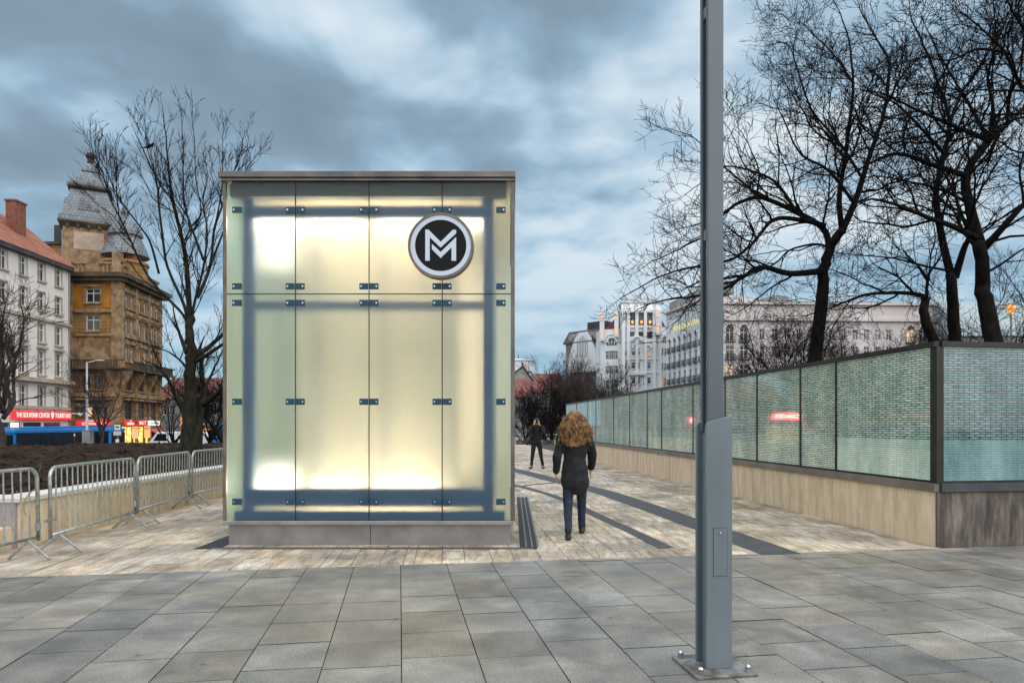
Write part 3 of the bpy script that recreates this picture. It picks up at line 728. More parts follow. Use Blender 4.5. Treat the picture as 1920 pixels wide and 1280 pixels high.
for o, (p, q, lab) in zip(bars, BAR):
    o.location = (p[0], p[1], 0); o.rotation_euler = (0, R(rng.uniform(-1.5, 1.5)), R(rng.uniform(-.8, .8)) - math.atan2(q[0] - p[0], q[1] - p[1])); o['label'] = lab
mb = MB(); p = Vector((-5.51, 7.90, .80)); mb.tube(smooth_line([p, p + Vector((-.05, -.02, -.04)), p + Vector((-.10, -.05, -.14)), p + Vector((-.09, -.06, -.25)), p + Vector((-.06, -.06, -.30))], 4), .006, 6)
mb.build('string', M['rope'], None, 'frayed yellow string tied to the end of the nearest barrier', 'string', origin=p)

# ------------------------------------------------------------------ trees
class Tree:
    def __init__(s, seed): s.r = random.Random(seed); s.seg = []; s.limbs = []
    def rvec(s): r = s.r; return Vector((r.gauss(0, 1), r.gauss(0, 1), r.gauss(0, 1)))
    def grow(s, p, d, L, r, lvl, P):
        rr = s.r; n = max(3, int(L / P['step'])); st = L / n; pts = [p.copy()]; rs = [r]; dirs = [d.copy()]
        for i in range(n):
            d = (d + s.rvec() * P['wig'] + Vector((0, 0, P['up'] * (1 if lvl > 1 else .6)))).normalized(); p = p + d * st
            pts.append(p.copy()); dirs.append(d.copy()); rs.append(max(P['rmin'], r * (1 - .8 * (i + 1) / n)))
        s.emit(pts, rs)
        if lvl <= 0: return
        s.kids(pts, dirs, rs, L, lvl, P)
    def emit(s, pts, rs):
        if rs[0] > .035: s.limbs.append((pts, rs))
        else:
            for i in range(len(pts) - 1): s.seg.append((*pts[i], *pts[i + 1], rs[i], rs[i + 1]))
    def kids(s, pts, dirs, rs, L, lvl, P, dens=None, t0=.18, cl=None):
        rr = s.r; k = (dens or P['dens'][lvl]) * L; k = int(k) + (rr.random() < k % 1)
        for _ in range(k):
            t = t0 + (1 - t0) * rr.random(); i = min(len(pts) - 2, int(t * (len(pts) - 1))); f = t * (len(pts) - 1) - i
            q = pts[i].lerp(pts[i + 1], f); d = dirs[i]; a = R(rr.uniform(*P['ang'])); o = s.rvec(); o = (o - d * o.dot(d)).normalized()
            dd = (d * math.cos(a) + o * math.sin(a)); dd.z += P['lift']; dd.normalize()
            l = (cl or P['len'][lvl]) * rr.uniform(.55, 1.25) * (1.3 - 1.0 * t)
            r = min(rs[i] * .62, P['rad'][lvl])
            s.grow(q, dd, l, max(r, P['rmin']), lvl - 1, P)
    def limb(s, px, Y, r0, r1, lvl, P, dy=0.0, dens=None, cl=None, t0=.12):
        """a main limb through picture points at distance Y, leaning in depth by dy over its length"""
        q = smooth_line([(a, b) for a, b in px], 5); n = len(q) - 1; off = s.r.uniform(-.12, .12)
        pts = []; 
        for i, (a, b) in enumerate(q):
            t = i / n; yy = Y + dy * t + .25 * math.sin(6 * t + off * 20) * t; v = at(a, b, yy); pts.append(v + s.rvec() * r0 * .12 * t)
        dirs = [(pts[min(i + 1, n)] - pts[max(i - 1, 0)]).normalized() for i in range(n + 1)]
        rs = [r0 + (r1 - r0) * (i / n) ** .8 for i in range(n + 1)]
        s.limbs.append((pts, rs)); L = sum((pts[i + 1] - pts[i]).length for i in range(n))
        if lvl > 0:
            s.kids(pts, dirs, rs, L, lvl, P, dens, t0, cl)
            s.grow(pts[-1], dirs[-1], (cl or P['len'][lvl]) * .3, r1, lvl - 1, P)
        return pts
    def build(s, name, base, label, cat='tree', group=None, bark='bark', twig='twig'):
        k = thing(name, base, label, cat, group); m = MB()
        for pts, rs in s.limbs: m.tube(pts, rs, 9 if rs[0] > .1 else 6, True)
        m.build('trunk', M[bark], k, smooth=True)
        if not s.seg: return k
        A = np.array(s.seg, dtype=np.float64); p, q, r0, r1 = A[:, :3], A[:, 3:6], A[:, 6:7], A[:, 7:8]
        d = q - p; d /= np.linalg.norm(d, axis=1, keepdims=True) + 1e-9
        h = np.where(np.abs(d[:, 2:3]) > .9, np.array([[1., 0, 0]]), np.array([[0., 0, 1]])); a = np.cross(d, h); a /= np.linalg.norm(a, axis=1, keepdims=True); b = np.cross(d, a)
        V = np.empty((len(A), 6, 3)); 
        for j in range(3):
            t = 2 * math.pi * j / 3; o = a * math.cos(t) + b * math.sin(t); V[:, j] = p + o * r0; V[:, 3 + j] = q + o * r1
        V -= np.array(base)[None, None, :]
        n = len(A); idx = (np.arange(n) * 6)[:, None]; fq = np.array([[0, 1, 4, 3], [1, 2, 5, 4], [2, 0, 3, 5]]).reshape(1, 12) + idx; fq = fq.reshape(-1)
        me = bpy.data.meshes.new('crown'); me.vertices.add(n * 6); me.vertices.foreach_set('co', V.reshape(-1))
        me.loops.add(n * 12); me.loops.foreach_set('vertex_index', fq.astype(np.int32)); me.polygons.add(n * 3)
        me.polygons.foreach_set('loop_start', (np.arange(n * 3) * 4).astype(np.int32)); me.update(); me.validate(); me.materials.append(M[twig])
        o = bpy.data.objects.new('crown', me); link(o); o.parent = k; return k
PR = dict(step=.22, wig=.15, up=.02, rmin=.0062, dens={3: 2.3, 2: 3.4, 1: 4.8}, len={3: 2.9, 2: 1.4, 1: .55}, rad={3: .036, 2: .017, 1: .009}, ang=(28, 70), lift=.12)
PL = dict(step=.25, wig=.065, up=.06, rmin=.0055, dens={3: 2.0, 2: 3.4, 1: 4.6}, len={3: 1.7, 2: .9, 1: .42}, rad={3: .024, 2: .012, 1: .007}, ang=(22, 48), lift=.3)
PS = dict(step=.25, wig=.12, up=.035, rmin=.009, dens={3: 1.8, 2: 2.9, 1: 3.8}, len={3: 2.3, 2: 1.25, 1: .6}, rad={3: .04, 2: .02, 1: .012}, ang=(25, 60), lift=.2)
c8 = lambda L: [(1120 + x / 1.94, y / 1.94) for x, y in L]
def right_trees():
    Y = 21.0; t = Tree(21); t.limb([(1524, 700)] + c8([(795, 1270), (815, 1100), (822, 1000), (845, 900), (890, 840)]), Y, .235, .125, 0, PR)
    A = [([(822, 985), (700, 995), (600, 972), (520, 1012), (465, 1048), (370, 1075), (250, 1090), (150, 1120)], .15, .02, -1.5),
         ([(845, 905), (820, 830), (720, 770), (600, 720), (520, 735), (465, 775), (400, 850), (300, 905), (180, 960)], .15, .02, 1.5),
         ([(845, 900), (790, 888), (700, 910), (650, 955), (560, 1000), (500, 1010)], .07, .015, 2),
         ([(825, 820), (740, 800), (640, 800), (560, 890), (480, 945), (370, 965), (230, 1005), (110, 1070)], .12, .018, -2.5),
         ([(720, 765), (650, 665), (560, 622), (470, 606), (400, 650), (330, 700)], .08, .015, 1),
         ([(600, 720), (500, 640), (420, 570), (350, 500), (270, 470)], .05, .012, -1.5),
         ([(890, 840), (935, 740), (965, 650), (1000, 540), (1040, 420), (1062, 250), (1040, 180), (990, 100), (950, 20)], .16, .02, 1.5),
         ([(890, 840), (880, 720), (900, 580), (920, 430), (930, 300), (915, 150), (880, 40)], .13, .02, -1.5),
         ([(935, 740), (840, 620), (740, 560), (680, 440), (640, 360)], .08, .014, -1),
         ([(965, 650), (880, 520), (780, 400), (730, 260), (690, 160), (600, 170)], .08, .014, 2.5),
         ([(900, 580), (820, 470), (760, 380), (700, 330)], .06, .014, 2),
         ([(930, 300), (860, 200), (790, 130), (720, 60)], .05, .012, 0)]
    for l, a, b, dy in A: t.limb(c8(l), Y, a * .72, b * .7, 3, PR, dy)
    b = at(1527, 700, Y); b.z = .45; t.limb([(1524, 722), (1524, 700)], Y, .27, .235, 0, PR)
    t.build('bare_tree', b, 'leafless tree leaning right behind the glass wall, its low limb reaching far left', 'tree')
    Y = 20.0; t = Tree(33); t.limb([(1790, 720)] + c8([(1300, 1240), (1292, 1080), (1285, 1000)]), Y, .20, .13, 0, PR)
    A = [([(1285, 1000), (1250, 850), (1232, 700), (1262, 560), (1280, 450), (1250, 330), (1200, 200), (1140, 60)], .17, .03, 1.5),
         ([(1300, 1010), (1335, 900), (1350, 850), (1310, 740), (1290, 640)], .16, .03, -1),
         ([(1285, 985), (1200, 970), (1080, 940), (980, 930), (870, 920)], .06, .012, -1.5),
         ([(1262, 560), (1180, 470), (1090, 380), (1000, 340), (940, 280)], .08, .014, -2),
         ([(1280, 450), (1330, 330), (1390, 250), (1440, 140), (1460, 40)], .08, .014, 1)]
    for l, a, b, dy in A: t.limb(c8(l), Y, a * .72, b * .7, 3, PR, dy)
    b = at(1790, 720, Y); b.z = .45; t.build('bare_tree', b, 'leafless tree with a straight trunk forking just above the glass wall corner', 'tree')
    Y = 18.0; t = Tree(45); t.limb([(1868, 720)] + c8([(1440, 1240), (1405, 1080), (1400, 1000), (1388, 880)]), Y, .25, .15, 0, PR)
    A = [([(1388, 880), (1352, 740), (1342, 640), (1420, 510)], .20, .14, .5), ([(1420, 510), (1490, 455), (1560, 380), (1640, 300)], .11, .03, 1),
         ([(1388, 870), (1290, 822), (1200, 790), (1080, 742), (1000, 725), (930, 745)], .13, .02, -2), ([(1405, 900), (1455, 850), (1560, 735), (1680, 640)], .17, .06, -1),
         ([(1342, 640), (1220, 600), (1100, 560), (1010, 585), (900, 650), (830, 720)], .11, .015, 1.5), ([(1420, 510), (1350, 480), (1230, 430), (1120, 380), (1040, 340), (960, 330)], .11, .015, -2),
         ([(1420, 510), (1375, 420), (1310, 310), (1230, 175), (1180, 60)], .09, .015, 1.5), ([(1352, 740), (1250, 690), (1130, 660), (1010, 640), (930, 660)], .07, .012, 2.5),
         ([(1420, 520), (1440, 400), (1420, 280), (1450, 150), (1440, 20)], .09, .015, -1), ([(1490, 455), (1500, 330), (1540, 220), (1550, 100)], .07, .014, 0),
         ([(1400, 1000), (1470, 960), (1560, 900), (1640, 880)], .06, .012, -1), ([(1395, 920), (1330, 840), (1280, 730), (1240, 650)], .07, .014, 2)]
    for l, a, b, dy in A: t.limb(c8(l), Y, a * .72, b * .7, 3, PR, dy)
    b = at(1868, 720, Y); b.z = .45; t.build('bare_tree', b, 'thickest leafless tree with a burl low on its trunk, beside the dark glass corner', 'tree')
    m = MB()
    Y = 19.0; t = Tree(52); t.limb([(1775, 690)] + c8([(1225, 1240), (1195, 1170), (1188, 1120), (1197, 1080)]), Y, .15, .11, 0, PR)
    A = [([(1197, 1080), (1130, 1066), (1000, 1068), (900, 1098), (820, 1130), (740, 1150)], .11, .015, 1), ([(1197, 1080), (1205, 1000), (1245, 940), (1260, 880)], .07, .02, .5),
         ([(1205, 1020), (1160, 960), (1090, 935), (1000, 960), (930, 1010)], .045, .012, -1)]
    for l, a, b, dy in A: t.limb(c8(l), Y, a * .72, b * .7, 3, PR, dy)
    b = at(1775, 690, Y); b.z = .45; t.build('bare_tree', b, 'slender crooked leafless tree bending left at the corner of the glass wall', 'tree')
    Y = 17.0; t = Tree(61)                                       # trunk stands outside the frame
    t.limb([(2120, 780), (2110, 500), (2080, 300)], Y, .30, .2, 0, PR)
    A = [([(1880, 680), (1800, 560), (1640, 420), (1552, 330), (1480, 190), (1400, 110), (1320, 40)], .13, .02, .5), ([(1868, 600), (1800, 400), (1700, 250), (1560, 110), (1500, 20), (1470, -80)], .12, .02, -1),
         ([(1480, 190), (1380, 180), (1280, 220), (1180, 210), (1090, 240)], .06, .012, 1), ([(1552, 330), (1450, 330), (1350, 330), (1260, 370)], .05, .012, -1)]
    for l, a, b, dy in A: t.limb(c8(l), Y, a * .72, b * .7, 3, PR, dy)
    b = at(2120, 780, Y); b.z = .45; t.build('bare_tree', b, 'leafless tree whose limbs come in from the right edge at the top', 'tree')
right_trees()
c4 = lambda L: [(160 + x / 3.766, 160 + y / 3.766) for x, y in L]
c6 = lambda L: [(280 + x / 4.92, 600 + y / 4.92) for x, y in L]
def left_tree():
    Y = 23.0; t = Tree(71); t.limb(c6([(368, 1260), (370, 1100), (378, 880), (382, 600), (380, 350), (385, 0)]), Y, .36, .12, 1, PL)
    low = [([(430, 1200), (445, 1000), (455, 880), (495, 770), (502, 640), (480, 430), (470, 250)], .22, .05, .8), ([(495, 770), (600, 700), (690, 610), (760, 560)], .14, .03, -.8),
           ([(400, 350), (560, 240), (690, 120), (780, 60)], .11, .03, 1), ([(395, 400), (560, 300), (690, 215), (760, 180)], .09, .03, -1),
           ([(330, 880), (250, 720), (200, 600), (150, 500), (60, 420), (-40, 380)], .085, .02, -.8), ([(345, 300), (300, 180), (250, 40), (215, -120)], .09, .02, 1),
           ([(340, 430), (260, 350), (170, 290), (90, 260)], .05, .015, 1), ([(500, 760), (530, 600), (610, 420), (690, 260)], .07, .02, .5)]
    for l, a, b, dy in low: t.limb(c6(l), Y, a, b, 3, PL, dy, 2.3)
    squash = lambda L: [(x, 1300 - (1300 - y) * .93 if y < 1300 else y) for x, y in L]
    hi = [([(740, 1900), (738, 1650), (715, 1280), (690, 1100), (640, 880), (610, 720), (585, 500), (570, 300), (545, 90)], .21, .015, .8), ([(728, 1760), (700, 1560), (580, 1280), (540, 1000), (515, 780), (500, 620), (440, 460), (350, 260)], .12, .015, -.8),
          ([(735, 1760), (690, 1620), (500, 1420), (400, 1270), (320, 1080), (240, 900), (170, 750), (120, 560), (60, 430), (35, 310)], .11, .012, .5), ([(520, 1330), (460, 1100), (390, 980), (290, 840), (220, 720), (150, 560), (90, 420)], .08, .012, -1.2),
          ([(738, 1800), (765, 1560), (835, 1280), (860, 1000), (830, 800), (860, 620), (850, 480)], .11, .012, .6), ([(835, 1230), (740, 950), (700, 800), (690, 560), (690, 350), (675, 110)], .09, .012, -.5),
          ([(790, 1500), (880, 1280), (910, 1000), (965, 820), (1030, 600), (1080, 480), (1120, 290)], .12, .012, 1), ([(880, 1280), (980, 1000), (1060, 800), (1130, 560), (1190, 460)], .08, .012, -.8),
          ([(690, 1100), (760, 960), (820, 860), (780, 620), (770, 330), (750, 110)], .06, .012, 1.2), ([(620, 760), (530, 660), (470, 500), (430, 330), (420, 110)], .055, .01, -.6), ([(910, 1000), (960, 720), (970, 520), (970, 280)], .06, .01, -.3),
          ([(240, 900), (220, 720), (220, 540), (215, 370)], .04, .01, .3), ([(640, 880), (560, 820), (480, 760), (400, 600), (310, 520)], .05, .01, .9), ([(320, 1080), (200, 900), (110, 830), (60, 790)], .04, .01, .4)]
    for l, a, b, dy in hi: t.limb(c4(squash(l)), Y, a * .54, b * .8, 3, PL, dy, 2.3)
    b = at(355, 850, Y); b.z = .5; t.build('bare_tree', b, 'tall leafless tree with upright branches behind the barriers, left of the kiosk', 'tree', None, 'bark_olive', 'twig')
left_tree()
def small_tree(px, pb, Y, h, spread, seed, label, group=None, n=9, P=PS, bark='bark', twig='twig', zb=-1.7, cat='tree', r=.11, fan=55, lvl=3, lscale=1.0, name='bare_tree', t0=.35):
    """a freely grown tree or shrub: stem to a third of h, then limbs fanning out"""
    t = Tree(seed); b = at(px, pb, Y); b.z = zb; rr = t.r; h0 = h * t0
    pts = [b + Vector((rr.gauss(0, .03) * i, rr.gauss(0, .03) * i, h0 * i / 5)) for i in range(6)]; t.limbs.append((pts, [r * (1 - .08 * i) for i in range(6)]))
    for i in range(n):
        a = 2 * math.pi * (i + rr.random() * .7) / n; tilt = R(rr.uniform(8, fan)); d = Vector((math.cos(a) * math.sin(tilt), math.sin(a) * math.sin(tilt), math.cos(tilt)))
        q = pts[-1] - Vector((0, 0, rr.random() * h0 * .35)); L = h * (1 - t0) * rr.uniform(.7, 1.05) * (1 if tilt < .6 else spread)
        t.grow(q, d, L, r * .5, lvl, dict(P, len={k: v * lscale for k, v in P['len'].items()}))
    return t.build(name, b, label, cat, group, bark, twig)
small_tree(4, 830, 33, 8.2, .95, 81, 'leafless tree at the left edge in front of the cream building', zb=-.3, r=.22, n=8, lscale=1.25, fan=58, bark='bark_brown', twig='twig_brown')
small_tree(192, 825, 50, 8.8, .8, 82, 'thin young street tree without leaves in front of the ochre corner building', n=8, fan=48, lscale=.9, bark='bark_brown', twig='twig_brown')
small_tree(322, 830, 46, 6.5, .8, 83, 'small bushy leafless tree beside the big trunk, before the red roof', n=9, fan=50)
small_tree(398, 830, 48, 7.5, .9, 84, 'leafless tree half hidden behind the left edge of the kiosk', n=10, fan=60, lscale=1.1)
small_tree(425, 830, 42, 6.5, .9, 85, 'leafless tree seen only beside the kiosk left edge, under the big tree', n=9, fan=60)
small_tree(1085, 830, 66, 10.0, 1.0, 86, 'large round leafless tree in front of the white tower building', n=15, fan=70, lscale=1.5, bark='bark_brown', twig='twig_brown', r=.2, zb=-1.2, t0=.22)
small_tree(1035, 830, 60, 6.4, 1.0, 87, 'dark tangled leafless tree behind the photographer', n=14, fan=75, lscale=1.3, zb=-1.2, t0=.2)
small_tree(985, 830, 58, 5.4, 1.0, 88, 'dark leafless tree next to the right edge of the kiosk', n=13, fan=75, lscale=1.2, zb=-1.2, t0=.2)
small_tree(1135, 830, 56, 7.4, .9, 89, 'brownish leafless tree rising behind the far end of the glass wall', n=12, fan=65, lscale=1.2, bark='bark_brown', twig='twig_brown', zb=-.6, t0=.25)
PB = dict(step=.25, wig=.16, up=.02, rmin=.006, dens={3: 2.5, 2: 3.2, 1: 4.0}, len={3: 2.0, 2: 1.15, 1: .55}, rad={3: .026, 2: .013, 1: .008}, ang=(25, 65), lift=.15)
def shrub(px, Y, h, seed, label, n=20, fan=62, bark='bark', twig='twig_shrub'):
    small_tree(px, 745, Y, h, 1.05, seed, label, cat='shrub', name='bare_shrub', n=n, fan=fan, P=PB, zb=.4, t0=.06, r=.09, bark=bark, twig=twig)
shrub(1490, 27, 6.6, 90, 'wide spreading shrub of bare branches left of the leaning trunk', 20)
shrub(1590, 30, 6.0, 91, 'dense twiggy shrub right of the leaning trunk', 17, 68)
shrub(1672, 31, 5.4, 92, 'twiggy shrub before the arched hotel windows', 16, 68)
shrub(1905, 25, 7.6, 93, 'tall thicket of bare twigs at the right edge behind the glass', 20, 66)
shrub(1825, 31, 7.6, 94, 'bare thicket seen between the two thick trunks', 20, 60)
shrub(1410, 30, 4.2, 95, 'low bare shrub rising over the glass wall just right of the steel post', 14, 66)

# ------------------------------------------------------------------ buildings
class Fac:
    """a facade: P to Q left to right seen from outside"""
    def __init__(s, P, Q):
        s.P = Vector((P[0], P[1], 0)); d = Vector((Q[0] - P[0], Q[1] - P[1], 0)); s.W = d.length; s.U = d.normalized(); s.N = Vector((s.U.y, -s.U.x, 0)); s.rz = math.atan2(s.U.y, s.U.x)
    def pt(s, u, z, d=0): p = s.P + s.U * u + s.N * d; return Vector((p.x, p.y, z))
    def fbox(s, m, u0, u1, z0, z1, d0, d1): m.prism([s.pt(u0, z0, d0), s.pt(u1, z0, d0), s.pt(u1, z1, d0), s.pt(u0, z1, d0)], s.N * (d1 - d0)); return m
    def upx(s, px):
        """distance along the facade seen at picture column px"""
        r = (px - CX) / F; return (r * s.P.y - s.P.x) / (s.U.x - r * s.U.y)
    def zpx(s, u, py): p = s.pt(u, 0); return CH + (HY - py) / F * p.y
def wall_holes(m, fc, u0, u1, z0, z1, rects, dep=.28):
    us = sorted({u0, u1, *[r[0] for r in rects], *[r[1] for r in rects]}); zs = sorted({z0, z1, *[r[2] for r in rects], *[r[3] for r in rects]})
    for i in range(len(us) - 1):
        for j in range(len(zs) - 1):
            cu, cz = (us[i] + us[i + 1]) / 2, (zs[j] + zs[j + 1]) / 2
            if any(a < cu < b and c < cz < d for a, b, c, d in rects): continue
            m.quad(fc.pt(us[i], zs[j]), fc.pt(us[i + 1], zs[j]), fc.pt(us[i + 1], zs[j + 1]), fc.pt(us[i], zs[j + 1]))
    for a, b, c, d in rects:
        m.quad(fc.pt(a, c), fc.pt(a, d), fc.pt(a, d, -dep), fc.pt(a, c, -dep)); m.quad(fc.pt(b, c), fc.pt(b, d), fc.pt(b, d, -dep), fc.pt(b, c, -dep))
        m.quad(fc.pt(a, c), fc.pt(b, c), fc.pt(b, c, -dep), fc.pt(a, c, -dep)); m.quad(fc.pt(a, d), fc.pt(b, d), fc.pt(b, d, -dep), fc.pt(a, d, -dep))
    return m
def window(k, fc, r, frame='winframe', pane='pane', trim=None, hood=0, sill=True, balcony=None, bars=1):
    a, b, c, d = r; w = b - a; t = min(.1, w * .1); m = MB()
    for q in ((a, a + t, c, d), (b - t, b, c, d), (a + t, b - t, c, c + t), (a + t, b - t, d - t, d)): fc.fbox(m, *q, -.22, -.14)
    for i in range(bars): x = a + w * (i + 1) / (bars + 1); fc.fbox(m, x - t * .5, x + t * .5, c + t, d - t, -.215, -.15)
    zt = c + (d - c) * .68; fc.fbox(m, a + t, b - t, zt - t * .5, zt + t * .5, -.213, -.155)
    f = m.build('window', M[frame], k)
    if pane == 'pane': pane = rng.choice(('pane', 'pane', 'pane_curtain', 'pane_sky'))
    m = MB(); fc.fbox(m, a + .01, b - .01, c + .01, d - .01, -.27, -.19); m.build('pane', M[pane], f)
    if trim:
        m = MB(); e = .16
        fc.fbox(m, a - e, a - .005, c, d + e, .002, .06); fc.fbox(m, b + .005, b + e, c, d + e, .002, .06); fc.fbox(m, a - .004, b + .004, d + .005, d + e, .002, .062)
        if hood: fc.fbox(m, a - e - .12, b + e + .12, d + e + .12, d + e + .12 + hood, .002, .28); fc.fbox(m, a - e, b + e, d + e + .001, d + e + .119, .002, .10)
        if sill: fc.fbox(m, a - .22, b + .22, c - .2, c - .01, .002, .2)
        m.build('surround', M[trim], f)
    if balcony:
        m = MB(); h = min(.9, (d - c) * .36); fc.fbox(m, a - .2, b + .2, c - .14, c - .02, .002, .40)
        n = 6
        for i in range(n + 1): x = a - .17 + (w + .34) * i / n; fc.fbox(m, x - .025, x + .025, c - .02, c + h, .33, .38)
        for q in (c + .25, c + h): fc.fbox(m, a - .2, b + .2, q, q + .06, .325, .385); fc.fbox(m, a - .2, a - .14, q, q + .06, .01, .32); fc.fbox(m, b + .14, b + .2, q, q + .06, .01, .32)
        m.build('balcony', M[balcony], f)
    return f
def gable_roof(k, P, Q, depth, z, h, mat, over=.5, name='roof'):
    """ridge parallel to P-Q; depth runs away from the outward normal"""
    fc = Fac(P, Q); m = MB(); a, b = -over, fc.W + over
    tri = [fc.pt(a, z, over), fc.pt(a, z + h, -depth / 2), fc.pt(a, z, -depth - over)]
    m.prism(tri, fc.U * (b - a)); return m.build(name, mat, k)

def cream_building():
    Pn = (-51.9 + .043 * 26, 80 - 26); Pf = (-51.9, 80); fc = Fac(Pn, Pf); k = thing('apartment_building', (Pf[0], Pf[1], -1.7), 'cream apartment building with an orange tiled roof and a red shop sign', 'building')
    W = fc.W; D = lambda px: fc.upx(px); rects = []; rows = [(521, 32, .0), (574, 32, 0), (631, 34, 0), (685, 42, .25), (748, 42, 0)]
    cols = [(W - 2.05), (W - 5.05), (W - 8.05), (W - 11.05), (W - 14.05), (W - 17.05), (W - 20.05), (W - 23.05)]; info = []
    for py, hpx, hood in rows:
        zc = CH + (HY - py) / F * 78.0; hh = hpx / F * 78.0
        for u in cols: rects.append((u - .55, u + .55, zc - hh / 2, zc + hh / 2)); info.append(hood)
    ez = CH + (HY - 508) / F * 80
    m = MB(); wall_holes(m, fc, 0, W, 2.6, ez, rects); fc.fbox(m, 0, W, 1.9, ez, -11, -.6)
    fc.fbox(m, 0, W, -1.7, 2.59, -11, -.0); m.build('wall', M['cream_wall'], k)
    for r, h in zip(rects, info): window(k, fc, r, 'winframe', 'pane', 'cream_trim', .22 if h else 0)
    m = MB()
    for py, hh, dd in ((610, .3, .3), (718, .42, .7), (766, .35, .25)): z = CH + (HY - py) / F * 79.5; fc.fbox(m, 0, W, z - hh / 2, z + hh / 2, .002, dd)
    m.build('string_course', M['cream_trim'], k)
    m = MB(); fc.fbox(m, -.4, W + .1, ez - .1, ez + .35, -.3, .55); m.build('eave', M['roofdark'], k)
    m = MB(); m.prism([fc.pt(-.5, ez + .36, .6), fc.pt(-.5, ez + 5.6, -5.5), fc.pt(-.5, ez + .36, -11.5)], fc.U * (W + .6)); rf = m.build('roof', M['rooftile'], k)
    c = fc.pt(W - 4.9, 0, -2.8); m = MB(); m.box(c.x - .55, c.x + .55, c.y - .8, c.y + .8, ez + 2, ez + 6.3); m.box(c.x - .65, c.x + .65, c.y - .9, c.y + .9, ez + 6.31, ez + 6.5); m.build('chimney', M['brick'], rf)
    m = MB(); m.tube([fc.pt(W - .12, -1.7, .1), fc.pt(W - .12, ez, .1)], .09, 8); m.build('drainpipe', M['grey'], k)
    # dark shop fronts under the sign
    m = MB()
    for u in (W - 3.2, W - 6.6, W - 10, W - 13.4, W - 17): fc.fbox(m, u - 1.4, u + 1.4, -1.5, 1.75, .003, .05)
    m.build('shop_front', M['pane'], k)
    # lit sign
    u0, u1 = D(16), W - .35; z0, z1 = CH + 8 / F * 78, CH + 23.5 / F * 78
    s = thing('shop_sign', fc.pt((u0 + u1) / 2, z0, .3), 'long lit red sign with white letters on the cream apartment building', 'sign', 'lit red shop signs')
    m = MB(); fc.fbox(m, u0, u1, z0, z1, .26, .5); m.build('board', M['sign_red'], s, bevel=.02)
    text('lettering', 'THE SOUVENIR CENTER', M['sign_text'], s, fc.pt(u0 + (u1 - u0) * .315, (z0 + z1) / 2, .505), .72, fc.rz, .012, fit=(u1 - u0) * .55)
    text('lettering', 'TOURIST INFO', M['sign_text'], s, fc.pt(u0 + (u1 - u0) * .835, (z0 + z1) / 2, .505), .72, fc.rz, .012, fit=(u1 - u0) * .29)
    c = fc.pt(u0 + (u1 - u0) * .64, (z0 + z1) / 2, .505); m = MB()
    pin = [(0, -.4)] + [(.27 * math.cos(R(a)), .12 + .27 * math.sin(R(a))) for a in range(-20, 201, 20)]
    m.prism([c + fc.U * a + Vector((0, 0, b)) for a, b in pin], fc.N * .012); m.build('pin_symbol', M['sign_text'], s)
    m = MB(); u = D(24); fc.fbox(m, u - .45, u + .45, -.6, 1.7, .052, .3); m.build('lightbox', M['white_sign'], k)
cream_building()

